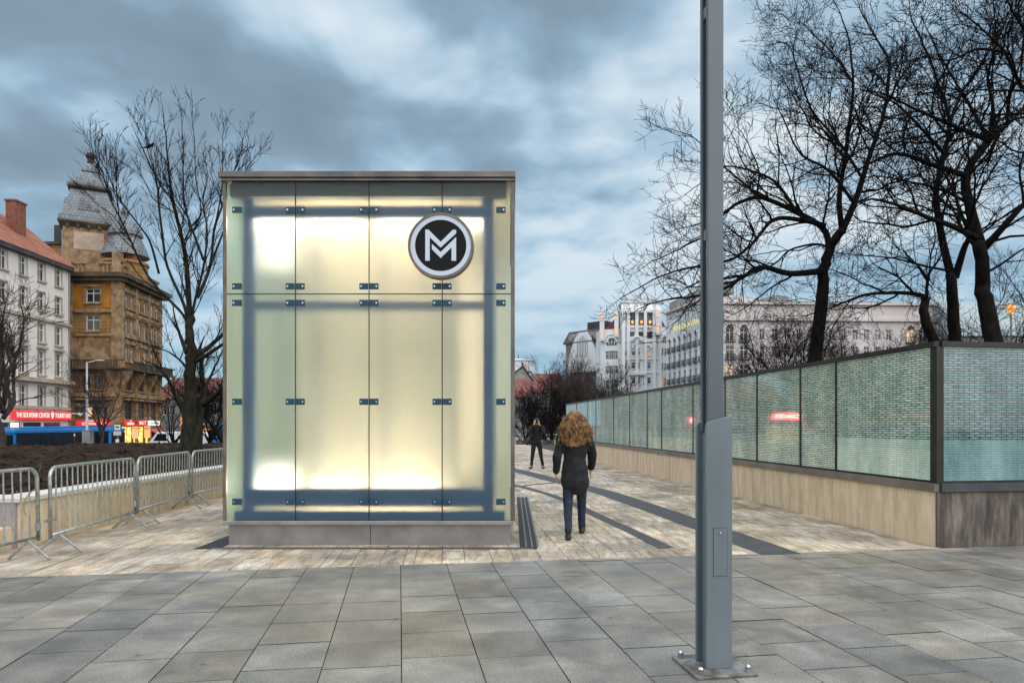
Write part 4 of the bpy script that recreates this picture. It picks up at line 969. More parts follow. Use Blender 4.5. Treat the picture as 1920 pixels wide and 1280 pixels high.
def ochre_building():
    A, B = Fac((-53.4, 82), (-47.1, 82)), Fac((-47.1, 82), (-48.5, 94.4)); k = thing('corner_building', (-50, 84, -1.7), 'ornate weathered ochre corner building with a grey stepped dome tower', 'building')
    zc = CH + (HY - 521) / F * 82; z = lambda py, d=82: CH + (HY - py) / F * d
    ra = [(A.upx(174) - .85, A.upx(174) + .85, z(567), z(541)), (A.upx(174) - .85, A.upx(174) + .85, z(620), z(590)), (A.upx(174) - .8, A.upx(174) + .8, z(674), z(641)), (A.upx(185) - .5, A.upx(185) + .5, z(729), z(704)), (A.upx(162) - .5, A.upx(162) + .5, z(729), z(704)), (A.upx(141), A.upx(208), z(784), z(753))]
    rb = []
    for i, u in enumerate((1.6, 3.2, 5.4, 7.0, 9.2, 10.8)):
        for t, b in ((546, 572), (592, 622), (645, 674)): rb.append((u - .5, u + .5, z(b), z(t)))
    for u in (2.3, 5.9, 9.6): rb.append((u - .9, u + .9, z(730), z(698))); rb.append((u - 1.0, u + 1.0, z(785), z(751)))
    m = MB(); wall_holes(m, A, 0, A.W, -1.7, zc, ra); wall_holes(m, B, 0, B.W, -1.7, zc, rb); m.hexa([(-53.4, 82.6), (-47.75, 82.6), (-49.1, 94.4), (-64, 94.4), (-64, 82.6)], -1.7, zc); m.build('wall', M['ochre'], k)
    for i, r in enumerate(ra): window(k, A, r, 'winframe' if i < 3 else 'darkwin', 'pane', 'ochre_lt' if i < 5 else None, bars=1 if i < 5 else 5)
    for r in rb: window(k, B, r, 'winframe' if r[3] - r[2] < 2.1 and r[2] > 9 else 'darkwin', 'pane', 'ochre_lt')
    # corner and end pilasters, stone bands, cornice, balcony
    m = MB()
    A.fbox(m, -.2, .75, -1.7, zc + 1.2, .003, .45); A.fbox(m, A.W - .9, A.W + .25, z(690), zc, .003, .25); B.fbox(m, -.2, .75, z(690), zc, .003, .25)
    for u in (4.3, 8.1, 11.9): B.fbox(m, u - .35, u + .35, -1.7, zc, .003, .22)
    A.fbox(m, .76, A.W - .91, z(680), z(628), .002, .05); A.fbox(m, A.W - 1.3, A.W, -1.7, z(690), .003, .3)
    m.build('pilaster', M['ochre_lt'], k)
    for fc, gaps in ((A, [(A.upx(174) - 1.15, A.upx(174) + 1.15)]), (B, [(.9, 2.3), (2.5, 3.9), (4.7, 6.1), (6.3, 7.7), (8.5, 9.9), (10.1, 11.5)])):
        e = [.76] + [q for g in gaps for q in g] + [fc.W - (.95 if fc is A else .05)]
        for y0, y1 in ((577, 533), (676, 652)):
            for i in range(0, len(e), 2):
                if e[i + 1] - e[i] > .1: m = MB(); fc.fbox(m, e[i], e[i + 1], z(y0), z(y1), .002, .04); m.build('painted_band', M['ochre_paint'], k)
    for u in (1.6, 3.2, 5.4, 7.0, 9.2, 10.8):
        for t in (546, 592, 645): m = MB(); B.fbox(m, u - .75, u + .75, z(t) + .18, z(t) + .42, .003, .22); m.prism([B.pt(u - .7, z(t) + .421, .18), B.pt(u + .7, z(t) + .421, .18), B.pt(u, z(t) + .85, .18)], -B.N * .17); m.build('window_pediment', M['ochre_lt'], k)
    for t in (541, 590): u = A.upx(174); m = MB(); A.fbox(m, u - 1.15, u + 1.15, z(t) + .18, z(t) + .42, .003, .25); m.build('window_pediment', M['ochre_lt'], k)
    for fc in (A, B):
        for py, hh, dd in ((583, .35, .3), (628, .3, .3), (740, .5, .5), (748, .2, .7)): m = MB(); fc.fbox(m, .76, fc.W - (.3 if fc is A else 0), z(py) - hh / 2, z(py) + hh / 2, .004, dd); m.build('stone_band', M['ochre_lt'], k)
    m = MB()
    for u in (1.3, 2.0, 3.4, 4.4, 5.3): A.fbox(m, u - .17, u + .17, z(640), z(624), .051, .075)
    m.build('painted_panel', vm('rust_red_panel', (.24, .09, .03), (.34, .14, .05), 1, .9), k)
    m = MB()
    for fc in (A, B):
        fc.fbox(m, -.3, fc.W + .9, zc, zc + .5, -.5, 1.1); fc.fbox(m, -.2, fc.W + .6, zc - .45, zc - .01, .003, .7)
    m.build('cornice', M['ochre_dk'], k)
    m = MB()
    for fc in (A, B):
        fc.fbox(m, .8, fc.W + 1.2, z(690) - .2, z(690), .003, 1.4)
        for i in range(int(fc.W * 3)): fc.fbox(m, .9 + i / 3, 1.04 + i / 3, z(690), z(690) + .8, 1.2, 1.32)
        fc.fbox(m, .8, fc.W + 1.3, z(690) + .8, z(690) + .95, 1.15, 1.38)
    m.build('balcony', M['ochre_dk'], k)
    for fc, us in ((B, (.6, 4.3, 8.1)), (A, (A.W - .8,))):
        for u in us: m = MB(); m.prism([fc.pt(u - .3, z(691) - .25, .06), fc.pt(u - .3, z(691) - .25, 1.2), fc.pt(u - .3, z(732), .06)], fc.U * .6); m.build('stone_bracket', M['ochre_lt'], k)
    # parapet, gable and small domes
    m = MB()
    for fc in (A, B):
        fc.fbox(m, .3, fc.W, zc + .51, zc + .8, -.6, -.2); fc.fbox(m, .3, fc.W, zc + 1.75, zc + 2.0, -.62, -.18)
        for i in range(int(fc.W * 2)): fc.fbox(m, .5 + i / 2, .75 + i / 2, zc + .8, zc + 1.75, -.5, -.3)
    A.fbox(m, A.W - .9, A.W, zc + .5, zc + 3.1, -.8, .1); A.fbox(m, 2.2, 3.6, zc + .81, zc + 2.6, -.66, -.15)
    m.build('parapet', M['ochre_lt'], k)
    m = MB(); c = Vector((-49.2, 86.8, zc)); m.lathe(c, [(2.6, .5), (2.6, 2.5), (2.8, 2.6), (2.7, 2.95)], 16); m.build('turret', M['ochre'], k)
    m = MB(); m.lathe(Vector((-50.4, 89, 0)), [(r_, z(y_, 89)) for r_, y_ in ((2.9, 482), (2.4, 464), (1.85, 446), (2.1, 443), (2.05, 436), (1.3, 420), (.42, 405), (.55, 398), (.4, 391), (.1, 384))], 12); m.build('small_dome', M['slate'], k)
    m = MB(); m.prism([(-53, 84, zc + .5), (-48, 84, zc + .5), (-49.3, 87, zc + 3.4), (-52, 87, zc + 3.4)], (0, 4, 0)); m.build('roof', M['slate'], k)
    m = MB()
    for x in (-50.6, -49.6, -48.9): m.box(x, x + .75, 87.5, 88.5, zc + 3, zc + 4.9)
    m.build('chimney', M['brick'], k)
    # stepped tower
    D = 92; c = Vector(((170 - CX) / F * D, D, 0)); zz = lambda py: CH + (HY - py) / F * D; s2 = math.sqrt(2); rot = R(45 - 62)
    def stage(name, mat, prof, n=4): m = MB(); m.lathe(c, [(w * (s2 if n == 4 else 1), zz(py)) for w, py in prof], n, rot); return m.build(name, mat, k)
    stage('tower_wall', M['ochre_lt'], [(2.9, 560), (2.9, 434)])
    stage('tower_eave', M['ochre_dk'], [(3.0, 438), (3.45, 431), (3.45, 428)])
    stage('tower_roof', M['slate'], [(3.3, 427.5), (3.25, 417), (3.0, 413), (2.6, 393), (2.1, 366)])
    stage('tower_ledge', M['roofdark'], [(2.15, 366), (2.5, 362), (2.5, 358)])
    stage('tower_roof', M['slate'], [(2.25, 357.5), (2.2, 351), (1.75, 346), (1.2, 336), (.85, 326)])
    stage('tower_ledge', M['slate'], [(1.0, 326), (1.02, 322), (.68, 318), (.36, 308)])
    stage('finial', M['finial'], [(.34, 309), (.45, 305), (.36, 302), (.4, 299), (.58, 295), (.6, 291), (.42, 288), (.12, 286)], 10)
    def dirs(k): a = rot + R(45 + 90 * k); return Vector((math.cos(a), math.sin(a), 0)), Vector((-math.sin(a), math.cos(a), 0))
    for q in range(4):
        n, t = dirs(q); h = lambda a, o, py: c + n * o + t * a + Vector((0, 0, zz(py)))
        m = MB(); m.prism([h(-1.25, 2.95, 405), h(1.25, 2.95, 405), h(.9, 2.95, 385), h(0, 2.95, 376), h(-.9, 2.95, 385)], -n * .9); m.build('roof_gable', M['slate'], k)
        m = MB(); m.prism([h(-.35, 2.99, 402), h(.35, 2.99, 402), h(0, 2.99, 393)], -n * .03); m.build('roof_vent', M['pane'], k)
        m = MB()
        for a in (-2.35, -1.2, 0, 1.2, 2.35): m.prism([h(a - .16, 2.915, 440), h(a + .16, 2.915, 440), h(a + .16, 2.915, 433), h(a - .16, 2.915, 433)], n * .4)
        m.build('eave_bracket', M['ochre_dk'], k)
        m = MB(); m.prism([h(-1.7, 2.91, 478), h(1.7, 2.91, 478), h(1.7, 2.91, 446), h(-1.7, 2.91, 446)], n * .05); m.build('plaster_panel', M['plaster'], k)
        m = MB(); m.prism([h(2.2, 2.91, 500), h(2.75, 2.91, 500), h(2.75, 2.91, 445), h(2.2, 2.91, 445)], n * .12); m.build('tower_window', M['pane_sky'], k)
        m = MB()
        for py in (363, 428): w = 2.5 if py == 363 else 3.4; m.tube([h(w * .96, w * .96, py - .5), h(w * .96, w * .96, py - 9)], [.16, .05], 6)
        m.build('corner_pinnacle', M['slate'], k)
    m = MB(); m.box(c.x - 5.6, c.x - 2.6, c.y - 2, c.y + 4, 12, zz(466)); m.build('wing', M['ochre'], k)
    m = MB(); m.box(c.x - 5.9, c.x - 2.5, c.y - 2.3, c.y + 4.2, zz(465.9), zz(461)); m.box(c.x - 4.4, c.x - 2.9, c.y - .8, c.y + 3, zz(460.9), zz(425)); m.build('wing_roof', M['roofdark'], k)
    # ground floor shop lights
    shops = [(B, .5, 2.9, 1), (B, 3.7, 6.3, 1), (B, 7.3, 8.9, 0)]
    for fc, u0, u1, full in shops:
        m = MB(); fc.fbox(m, u0, u1, -1.6, z(800), .003, .06); f = m.build('lit_shopfront', M['shop_glow'], k)
        m = MB(); r = random.Random(int(u0 * 10))
        for _ in range(7): a = r.uniform(u0, u1 - .4); b = r.uniform(-.6, z(806)); fc.fbox(m, a, a + r.uniform(.15, .45), b, b + r.uniform(.2, .5), .062, .12)
        m.build('lit_goods', M['shop_glow2'], f)
        m = MB(); fc.fbox(m, (u0 + u1) / 2 - .06, (u0 + u1) / 2 + .06, -1.6, z(800), .0605, .1); m.build('door_frame', M['darkwin'], f)
    z0, z1 = z(798), z(788)
    def sign(fc, u0, u1, label, txt, size, top=None, mat='sign_red', tm='sign_text', fits=(.8,)):
        s = thing('shop_sign', fc.pt((u0 + u1) / 2, z0, .4), label, 'sign', 'lit red shop signs' if mat == 'sign_red' else None)
        m = MB(); fc.fbox(m, u0, u1, z0, z1, .32, .55); m.build('board', M[mat], s, bevel=.02); zm = (z0 + z1) / 2
        for (f, tx), ft in zip(txt, fits): text('lettering', tx, M[tm], s, fc.pt(u0 + (u1 - u0) * f, zm - (.1 if top else 0), .555), size, fc.rz, .01, fit=ft * (u1 - u0))
        if top: text('lettering', top[1], M[tm], s, fc.pt(u0 + (u1 - u0) * top[0], zm + .26, .555), .2, fc.rz, .01)
    z0, z1 = z(797.5), z(788)
    sign(A, A.upx(147), A.upx(210), 'wide lit red sign on the front of the ochre building above the bus', [(.42, 'SOUVENIR'), (.83, 'MARKET')], .44, (.42, 'BUDAPEST'), fits=(.46, .25))
    sign(B, .4, 3.0, 'lit red sign over the glowing shop nearest the ochre building corner', [(.5, 'EMPIRIA')], .46, (.5, 'BOR'))
    sign(B, 3.8, 6.4, 'lit red sign over the second glowing shop, left of the white sign', [(.5, 'BKT')], .6)
    sign(B, 7.2, 10.6, 'narrow lit white shop sign above the red awning', [(.5, 'exclusive')], .5, None, 'white_sign', 'darkwin')
    # side lightboxes, banner, awning
    for u in (3.3, 6.9): m = MB(); B.fbox(m, u - .16, u + .16, -.2, z(799), .06, .7); m.build('lightbox', M['lamp_soft'], k)
    m = MB(); A.fbox(m, A.upx(142), A.upx(206), z(762), z(755), .06, .1); bn = m.build('banner', M['greywall'], k); text('lettering', 'RESTAURANT', M['darkwin'], bn, A.pt(A.W * .5, z(758.5), .103), .5, A.rz)
    m = MB(); u = A.upx(166); A.fbox(m, u - .35, u + .35, z(780), z(763), -.18, -.12); m.build('lit_window', M['lit_warm'], k)
    m = MB(); m.prism([B.pt(7.2, z(802), .1), B.pt(7.2, z(820), 2.4), B.pt(7.2, z(821.5), 2.4), B.pt(7.2, z(804), .1)], B.U * 3.8); m.build('awning', M['awning'], k)
ochre_building()

def box_house(name, px0, px1, Y, ztop, zroof, wall, roof, label, dep=10, wins=(), cat='building', zb=-1.7, over=.4):
    x0, x1 = (px0 - CX) / F * Y, (px1 - CX) / F * Y; fc = Fac((x0, Y), (x1, Y)); k = thing(name, ((x0 + x1) / 2, Y, zb), label, cat)
    rects = [(fc.upx(p) - w / 2, fc.upx(p) + w / 2, CH + (HY - y1) / F * Y, CH + (HY - y0) / F * Y) for p, w, y0, y1 in wins]
    m = MB(); wall_holes(m, fc, 0, fc.W, zb, ztop, rects); m.box(x0, x1, Y + .4, Y + dep, zb, ztop); m.build('wall', M[wall], k)
    for r in rects: window(k, fc, r)
    if zroof > ztop:
        m = MB(); m.prism([fc.pt(-over, ztop + .002, over), fc.pt(-over, zroof, -dep / 2), fc.pt(-over, ztop + .002, -dep - over)], fc.U * (fc.W + 2 * over)); m.build('roof', M[roof], k)
    return k, fc
k, fc = box_house('town_house', 292, 470, 108, 5.6, 9.3, 'greywall', 'roofred', 'grey town house with a wide dull red roof behind the big tree', 12, [(p, 1.0, 760, 778) for p in (306, 322, 378, 400, 412)])
z = lambda py, Y=108: CH + (HY - py) / F * Y
gl = thing('lit_letters', fc.pt(fc.upx(400), z(798), .2), 'small row of glowing yellow letters on the grey house beside the kiosk', 'sign')
text('lettering', 'GOLDAY', M['sign_gold'], gl, fc.pt(fc.upx(402), z(797.5), .21), .85, 0, .02)
ls = thing('light_box_sign', fc.pt(fc.upx(340), z(795), .2), 'narrow orange lit panel just left of the big trunk', 'sign')
m = MB(); fc.fbox(m, fc.upx(339), fc.upx(345), z(798), z(782), .1, .3); m.build('panel', M['lamp_soft'], ls)
m = MB(); fc.fbox(m, fc.upx(338.5), fc.upx(345.5), z(781.8), z(781), .08, .32); m.build('frame', M['darkwin'], ls)

# row of shops hidden by the kiosk but mirrored in the glass wall
k, fc = box_house('shop_row', 440, 640, 112, 9, 12.5, 'greywall', 'roofred', 'long grey house with red shop signs, seen only mirrored in the glass wall', 10, [(p, 1.2, 745, 765) for p in range(455, 640, 22)])
z = lambda py, Y=112: CH + (HY - py) / F * Y
s = thing('shop_sign', fc.pt(fc.upx(478), z(790), .3), 'small red shop sign seen only mirrored in the far panes of the glass wall', 'sign', 'lit red shop signs')
m = MB(); fc.fbox(m, fc.upx(462), fc.upx(494), z(794), z(781), .2, .5); m.build('board', M['sign_red2'], s)
text('lettering', 'INFO', M['sign_text2'], s, fc.pt(fc.upx(478), z(787.5), .505), 1.1, 0, .02)
def booth():
    Y = 50; fc = Fac(((428 - CX) / F * Y, Y), ((520 - CX) / F * Y, Y)); k = thing('sales_booth', fc.pt(fc.W / 2, -1.7), 'sales booth with a bright red sign, seen only mirrored in the glass wall', 'booth'); z = lambda py: CH + (HY - py) / F * Y
    m = MB(); fc.fbox(m, 0, fc.W, -1.7, z(766), -2.4, 0); m.build('body', M['greywall'], k); m = MB(); fc.fbox(m, -.2, fc.W + .2, z(766) + .002, z(763), -2.6, .2); m.build('roof', M['roofdark'], k)
    m = MB(); fc.fbox(m, .3, fc.W - .3, -.4, z(797), .003, .05); m.build('counter_window', M['lit_warm'], k)
    m = MB(); c, w, h = fc.W * .40, 1.35, (z(770) - z(787)) / 2; zm = (z(770) + z(787)) / 2
    m.prism([fc.pt(c + w * a, zm + h * b, .06) for a, b in ((-1, -1), (1, -1), (1, .45), (.5, .85), (0, 1), (-.5, .85), (-1, .45))], fc.N * .12); b = m.build('sign_board', M['sign_red2'], k)
    text('lettering', 'CENTER', M['sign_text2'], b, fc.pt(c, zm - .04, .185), .42, 0, .01, fit=2.2)
booth()

# ---- right side far buildings
def tower_building():
    Y = 150; z = lambda py: CH + (HY - py) / F * Y; x = lambda px: (px - CX) / F * Y
    k = thing('tower_building', (x(1190), Y, -1.7), 'ornate white stone building with a crenellated central tower and glowing lamps', 'building')
    L, T, Rr = Fac((x(1127), Y + 1.5), (x(1168), Y)), Fac((x(1168), Y - 1.2), (x(1238), Y - 1.2)), Fac((x(1238), Y), (x(1257), Y + 1))
    rl = [(L.upx(p) - .55, L.upx(p) + .55, z(b), z(a)) for p in (1140, 1147, 1154) for a, b in ((657, 673), (685, 700), (712, 728))]
    rt = []
    for p in (1184, 1202, 1219): rt.append((T.upx(p) - .75, T.upx(p) + .75, z(611), z(584)))
    for p in (1184, 1201, 1218): rt.append((T.upx(p) - .6, T.upx(p) + .6, z(636 if p > 1210 else 632), z(623)))
    for p, w in ((1172, .35), (1192, .95), (1214, .75)):
        for a, b in ((659, 667), (680, 692), (708, 720)): rt.append((T.upx(p) - w, T.upx(p) + w, z(b), z(a)))
    rr = [(Rr.upx(p) - .5, Rr.upx(p) + .5, z(b), z(a)) for p in (1240.5, 1249.5) for a, b in ((652, 667), (680, 695), (708, 724))]
    tz = z(590)
    m = MB(); wall_holes(m, L, 0, L.W, -1.7, z(616), rl); wall_holes(m, Rr, 0, Rr.W, -1.7, z(612), rr); wall_holes(m, T, 0, T.W, -1.7, z(568), rt)
    m.hexa([(x(1127), Y + 2.2), (x(1168), Y + .7), (x(1238), Y + .6), (x(1257), Y + 1.6), (x(1257), Y + 18), (x(1127), Y + 18)], -1.7, z(616)); m.hexa([(x(1168), Y - .6), (x(1238), Y - .6), (x(1238), Y + 6), (x(1168), Y + 6)], -1.7, z(568)); m.build('wall', M['whitestone'], k)
    for i, r in enumerate(rl): window(k, L, r)
    lit = {6 + 4: 'lit_orange', 6 + 9 - 1 - 0: None}
    for i, r in enumerate(rt):
        p = 'pane'
        if r[0] > T.upx(1205) and abs(r[3] - z(659)) < .1: p = 'lit_orange'
        if T.upx(1186) < r[0] < T.upx(1200) and abs(r[3] - z(708)) < .1: p = 'lit_orange'
        window(k, T, r, 'winframe' if r[2] < z(640) else 'darkwin', p, 'bluestone' if r[2] < z(640) else None)
    for i, r in enumerate(rr): window(k, Rr, r, 'winframe', 'lit_orange' if r[2] < z(715) and i < 3 else 'pane')
    # crenellated crown with lit openings
    m = MB(); T.fbox(m, -.6, T.W + .6, z(570), z(567), -5, .5)
    for i in range(9): u = -.5 + i * (T.W + .2) / 9; T.fbox(m, u, u + .62, z(567), z(562.5) + (.35 if i % 2 else 0), -.5, .5)
    T.fbox(m, -.5, T.W + .5, z(588), z(585), .003, .6); m.build('crown_parapet', M['bluestone'], k)
    for p in (1169.5, 1183, 1201, 1218):
        m = MB(); T.fbox(m, T.upx(p) - .5, T.upx(p) + .55, z(583), z(572), .003, .12); m.build('lit_opening', M['lit_white'], k)
    # tower buttresses and mouldings
    m = MB()
    for p in (1168.5, 1177.5, 1193.5, 1209.5, 1226, 1237): T.fbox(m, T.upx(p) - .32, T.upx(p) + .32, z(740), z(588), .003, .55)
    for py in (616, 642, 675, 700): T.fbox(m, -.2, T.W + .2, z(py), z(py) + .3, .003, .35)
    T.fbox(m, T.upx(1178), T.upx(1210), z(704), z(700) + .1, .004, 1.1)
    m.build('buttress', M['whitestone'], k)
    def arch(fc, pc, r, zc, mat, d0, d1, fill=None, frame=None):
        cu = fc.upx(pc); pts = [fc.pt(cu + r * math.cos(R(a)), zc + r * math.sin(R(a)), d1) for a in range(0, 181, 15)]
        m = MB(); m.tube(pts, .28, 6); o = m.build('arch', M[mat], k)
        if fill:
            q = [fc.pt(cu + r * .93 * math.cos(R(a)), zc + r * .93 * math.sin(R(a)), d0) for a in range(0, 181, 15)] + [fc.pt(cu - r * .93, zc - r * .55, d0), fc.pt(cu + r * .93, zc - r * .55, d0)]
            m = MB(); m.prism(q, fc.N * .05); m.build('arched_pane', M[fill], o)
            m = MB()
            for s in (-.55, 0, .55): fc.fbox(m, cu + r * s - .07, cu + r * s + .07, zc - r * .55, zc + r * .75, d0 + .051, d0 + .1)
            fc.fbox(m, cu - r * .93, cu + r * .93, zc - .07, zc + .07, d0 + .0512, d0 + .098); m.build('glazing_bar', M['winframe'], o)
    arch(L, 1147, 1.15, z(641), 'whitestone', .02, .15, 'pane'); arch(L, 1147, 1.75, z(641), 'bluestone', .02, .15); arch(Rr, 1246, 1.0, z(637), 'whitestone', .02, .15, 'pane'); arch(T, 1193, .85, z(640), 'bluestone', .02, .6)
    for p in (1192, 1214): arch(T, p, .75, z(654), 'bluestone', .02, .2)
    m = MB(); m.prism([(x(1136), Y + 4, z(617)), (x(1166), Y + 4, z(584)), (x(1167), Y + 4, z(617))], (0, 10, 0)); m.prism([(x(1238), Y + 4, z(613)), (x(1239), Y + 4, z(578)), (x(1256), Y + 4, z(608)), (x(1256), Y + 4, z(613))], (0, 10, 0)); m.build('roof', M['roofred'], k)
    # pinnacles with glowing lamps
    for fc, p, t, b in ((L, 1129.5, 592, 634), (L, 1157, 592, 628), (T, 1231.5, 588, 626)):
        m = MB(); fc.fbox(m, fc.upx(p) - .45, fc.upx(p) + .45, z(b + 4), z(t - 3), .004, .9); m.lathe(fc.pt(fc.upx(p), z(t - 3), .45), [(.6, 0), (.5, .5), (.1, 1.4)], 8); m.build('pinnacle', M['whitestone'], k)
        m = MB(); fc.fbox(m, fc.upx(p) - .12, fc.upx(p) + .12, z(b), z(b - 16), .92, 1.1); m.build('facade_lamp', M['lamp_soft'], k); m = MB(); fc.fbox(m, fc.upx(p) - .2, fc.upx(p) + .2, z(t + 8), z(t), .92, 1.1); m.build('facade_lamp', M['lamp_soft'], k)
    for p in (1184.5, 1201.5, 1217.5):
        m = MB(); c = T.pt(T.upx(p), z(606), .8); m.lathe(c, [(.1, -.35), (.3, 0), (.1, .35)], 8); m.build('facade_lamp', M['lamp_orange'], k)
tower_building()
def mansard_building():
    Y = 158; z = lambda py, Y=158: CH + (HY - py) / F * Y; fc = Fac(((1061 - CX) / F * 166, 166), ((1128 - CX) / F * 158, 158)); k = thing('mansard_building', fc.pt(fc.W / 2, -1.7), 'grey building under a dark mansard roof with round dormers and a white gable', 'building')
    e0 = z(646, 166); m = MB(); rects = [(fc.upx(p) - .6, fc.upx(p) + .6, z(b), z(a)) for p in (1072, 1121) for a, b in ((648, 660), (675, 688))]
    wall_holes(m, fc, 0, fc.W, -1.7, e0, rects); fc.fbox(m, 0, fc.W, -1.7, e0, -14, -.6); m.build('wall', M['greywall'], k)
    for r in rects: window(k, fc, r)
    m = MB(); m.prism([fc.pt(-.4, e0, .6), fc.pt(-.4, e0 + .3, .6), fc.pt(-.4 + 0, e0 + 3.2, -1.6), fc.pt(-.4, e0 + 3.2, -14), fc.pt(-.4, e0, -14)], fc.U * (fc.W + .4)); rf = m.build('roof', M['roofdark'], k)
    for p in (1072, 1083, 1094, 1106, 1118):
        u = fc.upx(p); m = MB(); c = fc.pt(u, e0 + 1.5, .1); m.tube([c - fc.N * 1.2, c + fc.N * .25], .85, 12); d = m.build('dormer', M['greywall'], rf)
    for p, w, h in ((1101, 2.5, 2.0), (1092, .8, 1.4)):
        u = fc.upx(p); m = MB(); fc.fbox(m, u - w, u + w, e0 + 3.2, e0 + 3.2 + h, -6, -3); m.build('chimney', M['roofdark'], rf)
    c = fc.upx(1095); m = MB(); m.prism([fc.pt(c + a, e0 + b, .1) for a, b in ((-4.6, -7), (4.6, -7), (4.0, -2.5), (2.6, .8), (1.2, 2.4), (-1.2, 2.4), (-2.6, .8), (-4.0, -2.5))], fc.N * .5); g = m.build('gable', M['whitestone'], k)
    m = MB()
    for i in range(7): u = c - 1.5 + i * .5; fc.fbox(m, u - .09, u + .09, e0 - 3.6, e0 + 1.6 - abs(i - 3) * .35, .602, .66)
    m.build('gable_rib', M['greywall'], g)
mansard_building()
def hotel():
    A, B = Fac((32.5, 144), (35.8, 122)), Fac((35.8, 122), (78.5, 124)); Y = 122; z = lambda py, Y=122: CH + (HY - py) / F * Y
    k = thing('hotel_building', (50, 128, -1.7), 'long pinkish stone hotel with gold roofline lettering and balconied arched windows', 'building')
    zt = z(560); ra, rb, ka, kb = [], [], [], []
    H = [(z(641, 123), z(616, 123)), (z(674, 123), z(648, 123)), (z(708, 123), z(684, 123)), (z(742, 123), z(718, 123)), (4.2, 6.6)]
    for i in range(8):
        u = 2.0 + i * 2.62
        for h in H: ra.append((u - .6, u + .6, *h)); ka.append(True)
    for p in (1368.5, 1395):
        for h in H: u = B.upx(p); rb.append((u - .75, u + .75, *h)); kb.append(True)
    for p in (1429, 1453, 1476, 1498, 1518, 1560, 1582, 1604, 1625, 1646, 1667):
        for h in H: u = B.upx(p); rb.append((u - .5, u + .5, h[0] + .35, h[1] - .1)); kb.append(False)
    for p in (1707, 1731, 1765):
        for h in H: u = B.upx(p); rb.append((u - .75, u + .75, *h)); kb.append(True)
    m = MB(); wall_holes(m, A, 0, A.W, -1.7, zt + .6, ra); m.build('side_wall', M['bluestone'], k)
    m = MB(); wall_holes(m, B, 0, B.W, -1.7, z(570), rb); m.hexa([(36.5, 122.8), (78.5, 124.7), (78.5, 144), (33.3, 144)], -1.7, z(571)); m.build('wall', M['pinkstone'], k)
    r = random.Random(4)
    for q, b in zip(ra, ka): window(k, A, q, 'winframe', 'pane', None, balcony='iron')
    for q, b in zip(rb, kb):
        pn = 'lit_warm' if (b and r.random() < .1) or (abs(q[0] - B.upx(1646) + .5) < .1 and q[2] > 17) else ('lit_orange' if r.random() < .07 else 'pane'); window(k, B, q, 'winframe', pn, None, balcony='iron' if b else None)
    def arch(fc, u, w, zc): m = MB(); m.tube([fc.pt(u + w * math.cos(R(a)), zc + w * math.sin(R(a)), .02) for a in range(0, 181, 20)], .12, 6); q = [fc.pt(u + w * .95 * math.cos(R(a)), zc + w * .95 * math.sin(R(a)), .004) for a in range(0, 181, 20)]; o = m.build('window_arch', M['bluestone'], k); m = MB(); m.prism(q, fc.N * .05); m.build('pane', M['darkwin'], o)
    for i in range(8): arch(A, 2.0 + i * 2.62, .6, H[0][1])
    for p in (1368.5, 1395, 1707, 1731, 1765): arch(B, B.upx(p), .75, H[0][1])
    m = MB()
    for py, hh, dd in ((598, .5, .5), (678 + 0, .12, .12), (713, .12, .12)): B.fbox(m, -.3, B.W, z(py) - hh / 2, z(py) + hh / 2, .003, dd)
    A.fbox(m, 0, A.W + .3, zt + .601, zt + 1.0, -.6, .5); B.fbox(m, 0, B.W, z(570), z(569) + .35, -.6, .5); m.build('cornice', M['pinkstone'], k)
    m = MB(); B.fbox(m, 0, B.upx(1420), z(569) + .352, z(556), -12, -.2); B.fbox(m, B.upx(1690), B.W, z(569) + .352, z(566), -10, -.2); m.build('attic', M['pinkstone'], k)
    m = MB(); m.prism([B.pt(B.upx(1420) + .02, z(569) + .36, .1), B.pt(B.upx(1420) + .02, z(562), -2.6), B.pt(B.upx(1420) + .02, z(569) + .36, -2.6)], B.U * (B.upx(1688) - B.upx(1420))); m.build('roof_glazing', M['paneblue'], k)
    m = MB(); B.fbox(m, B.upx(1420) + .02, B.upx(1688), z(569) + .36, z(558), -12, -2.7); m.build('roof', M['roofdark'], k)
    m = MB(); a, b = B.upx(1432), B.upx(1515); m.prism([B.pt(a, z(558), -5), B.pt(b, z(558), -5), B.pt(b - 1.4, z(545), -5), B.pt((a + b) / 2 + 1, z(541.5), -5), B.pt((a + b) / 2 - 1, z(545), -5), B.pt(a + 1, z(551), -5)], -B.N * 4); m.build('roof', M['greywall'], k)
    A.fbox(m := MB(), -.2, A.W + .2, zt + 1.0, zt + 3.2, -4, -.8); m.build('attic', M['greywall'], k)
    text('lettering', 'THE RITZ-CARLTON', M['sign_gold'], k, A.pt(A.W * .47, (z(618, 139) + z(603, 127)) / 2 + .2, .06), 1.35, A.rz, .03, sx=1.05)
hotel()
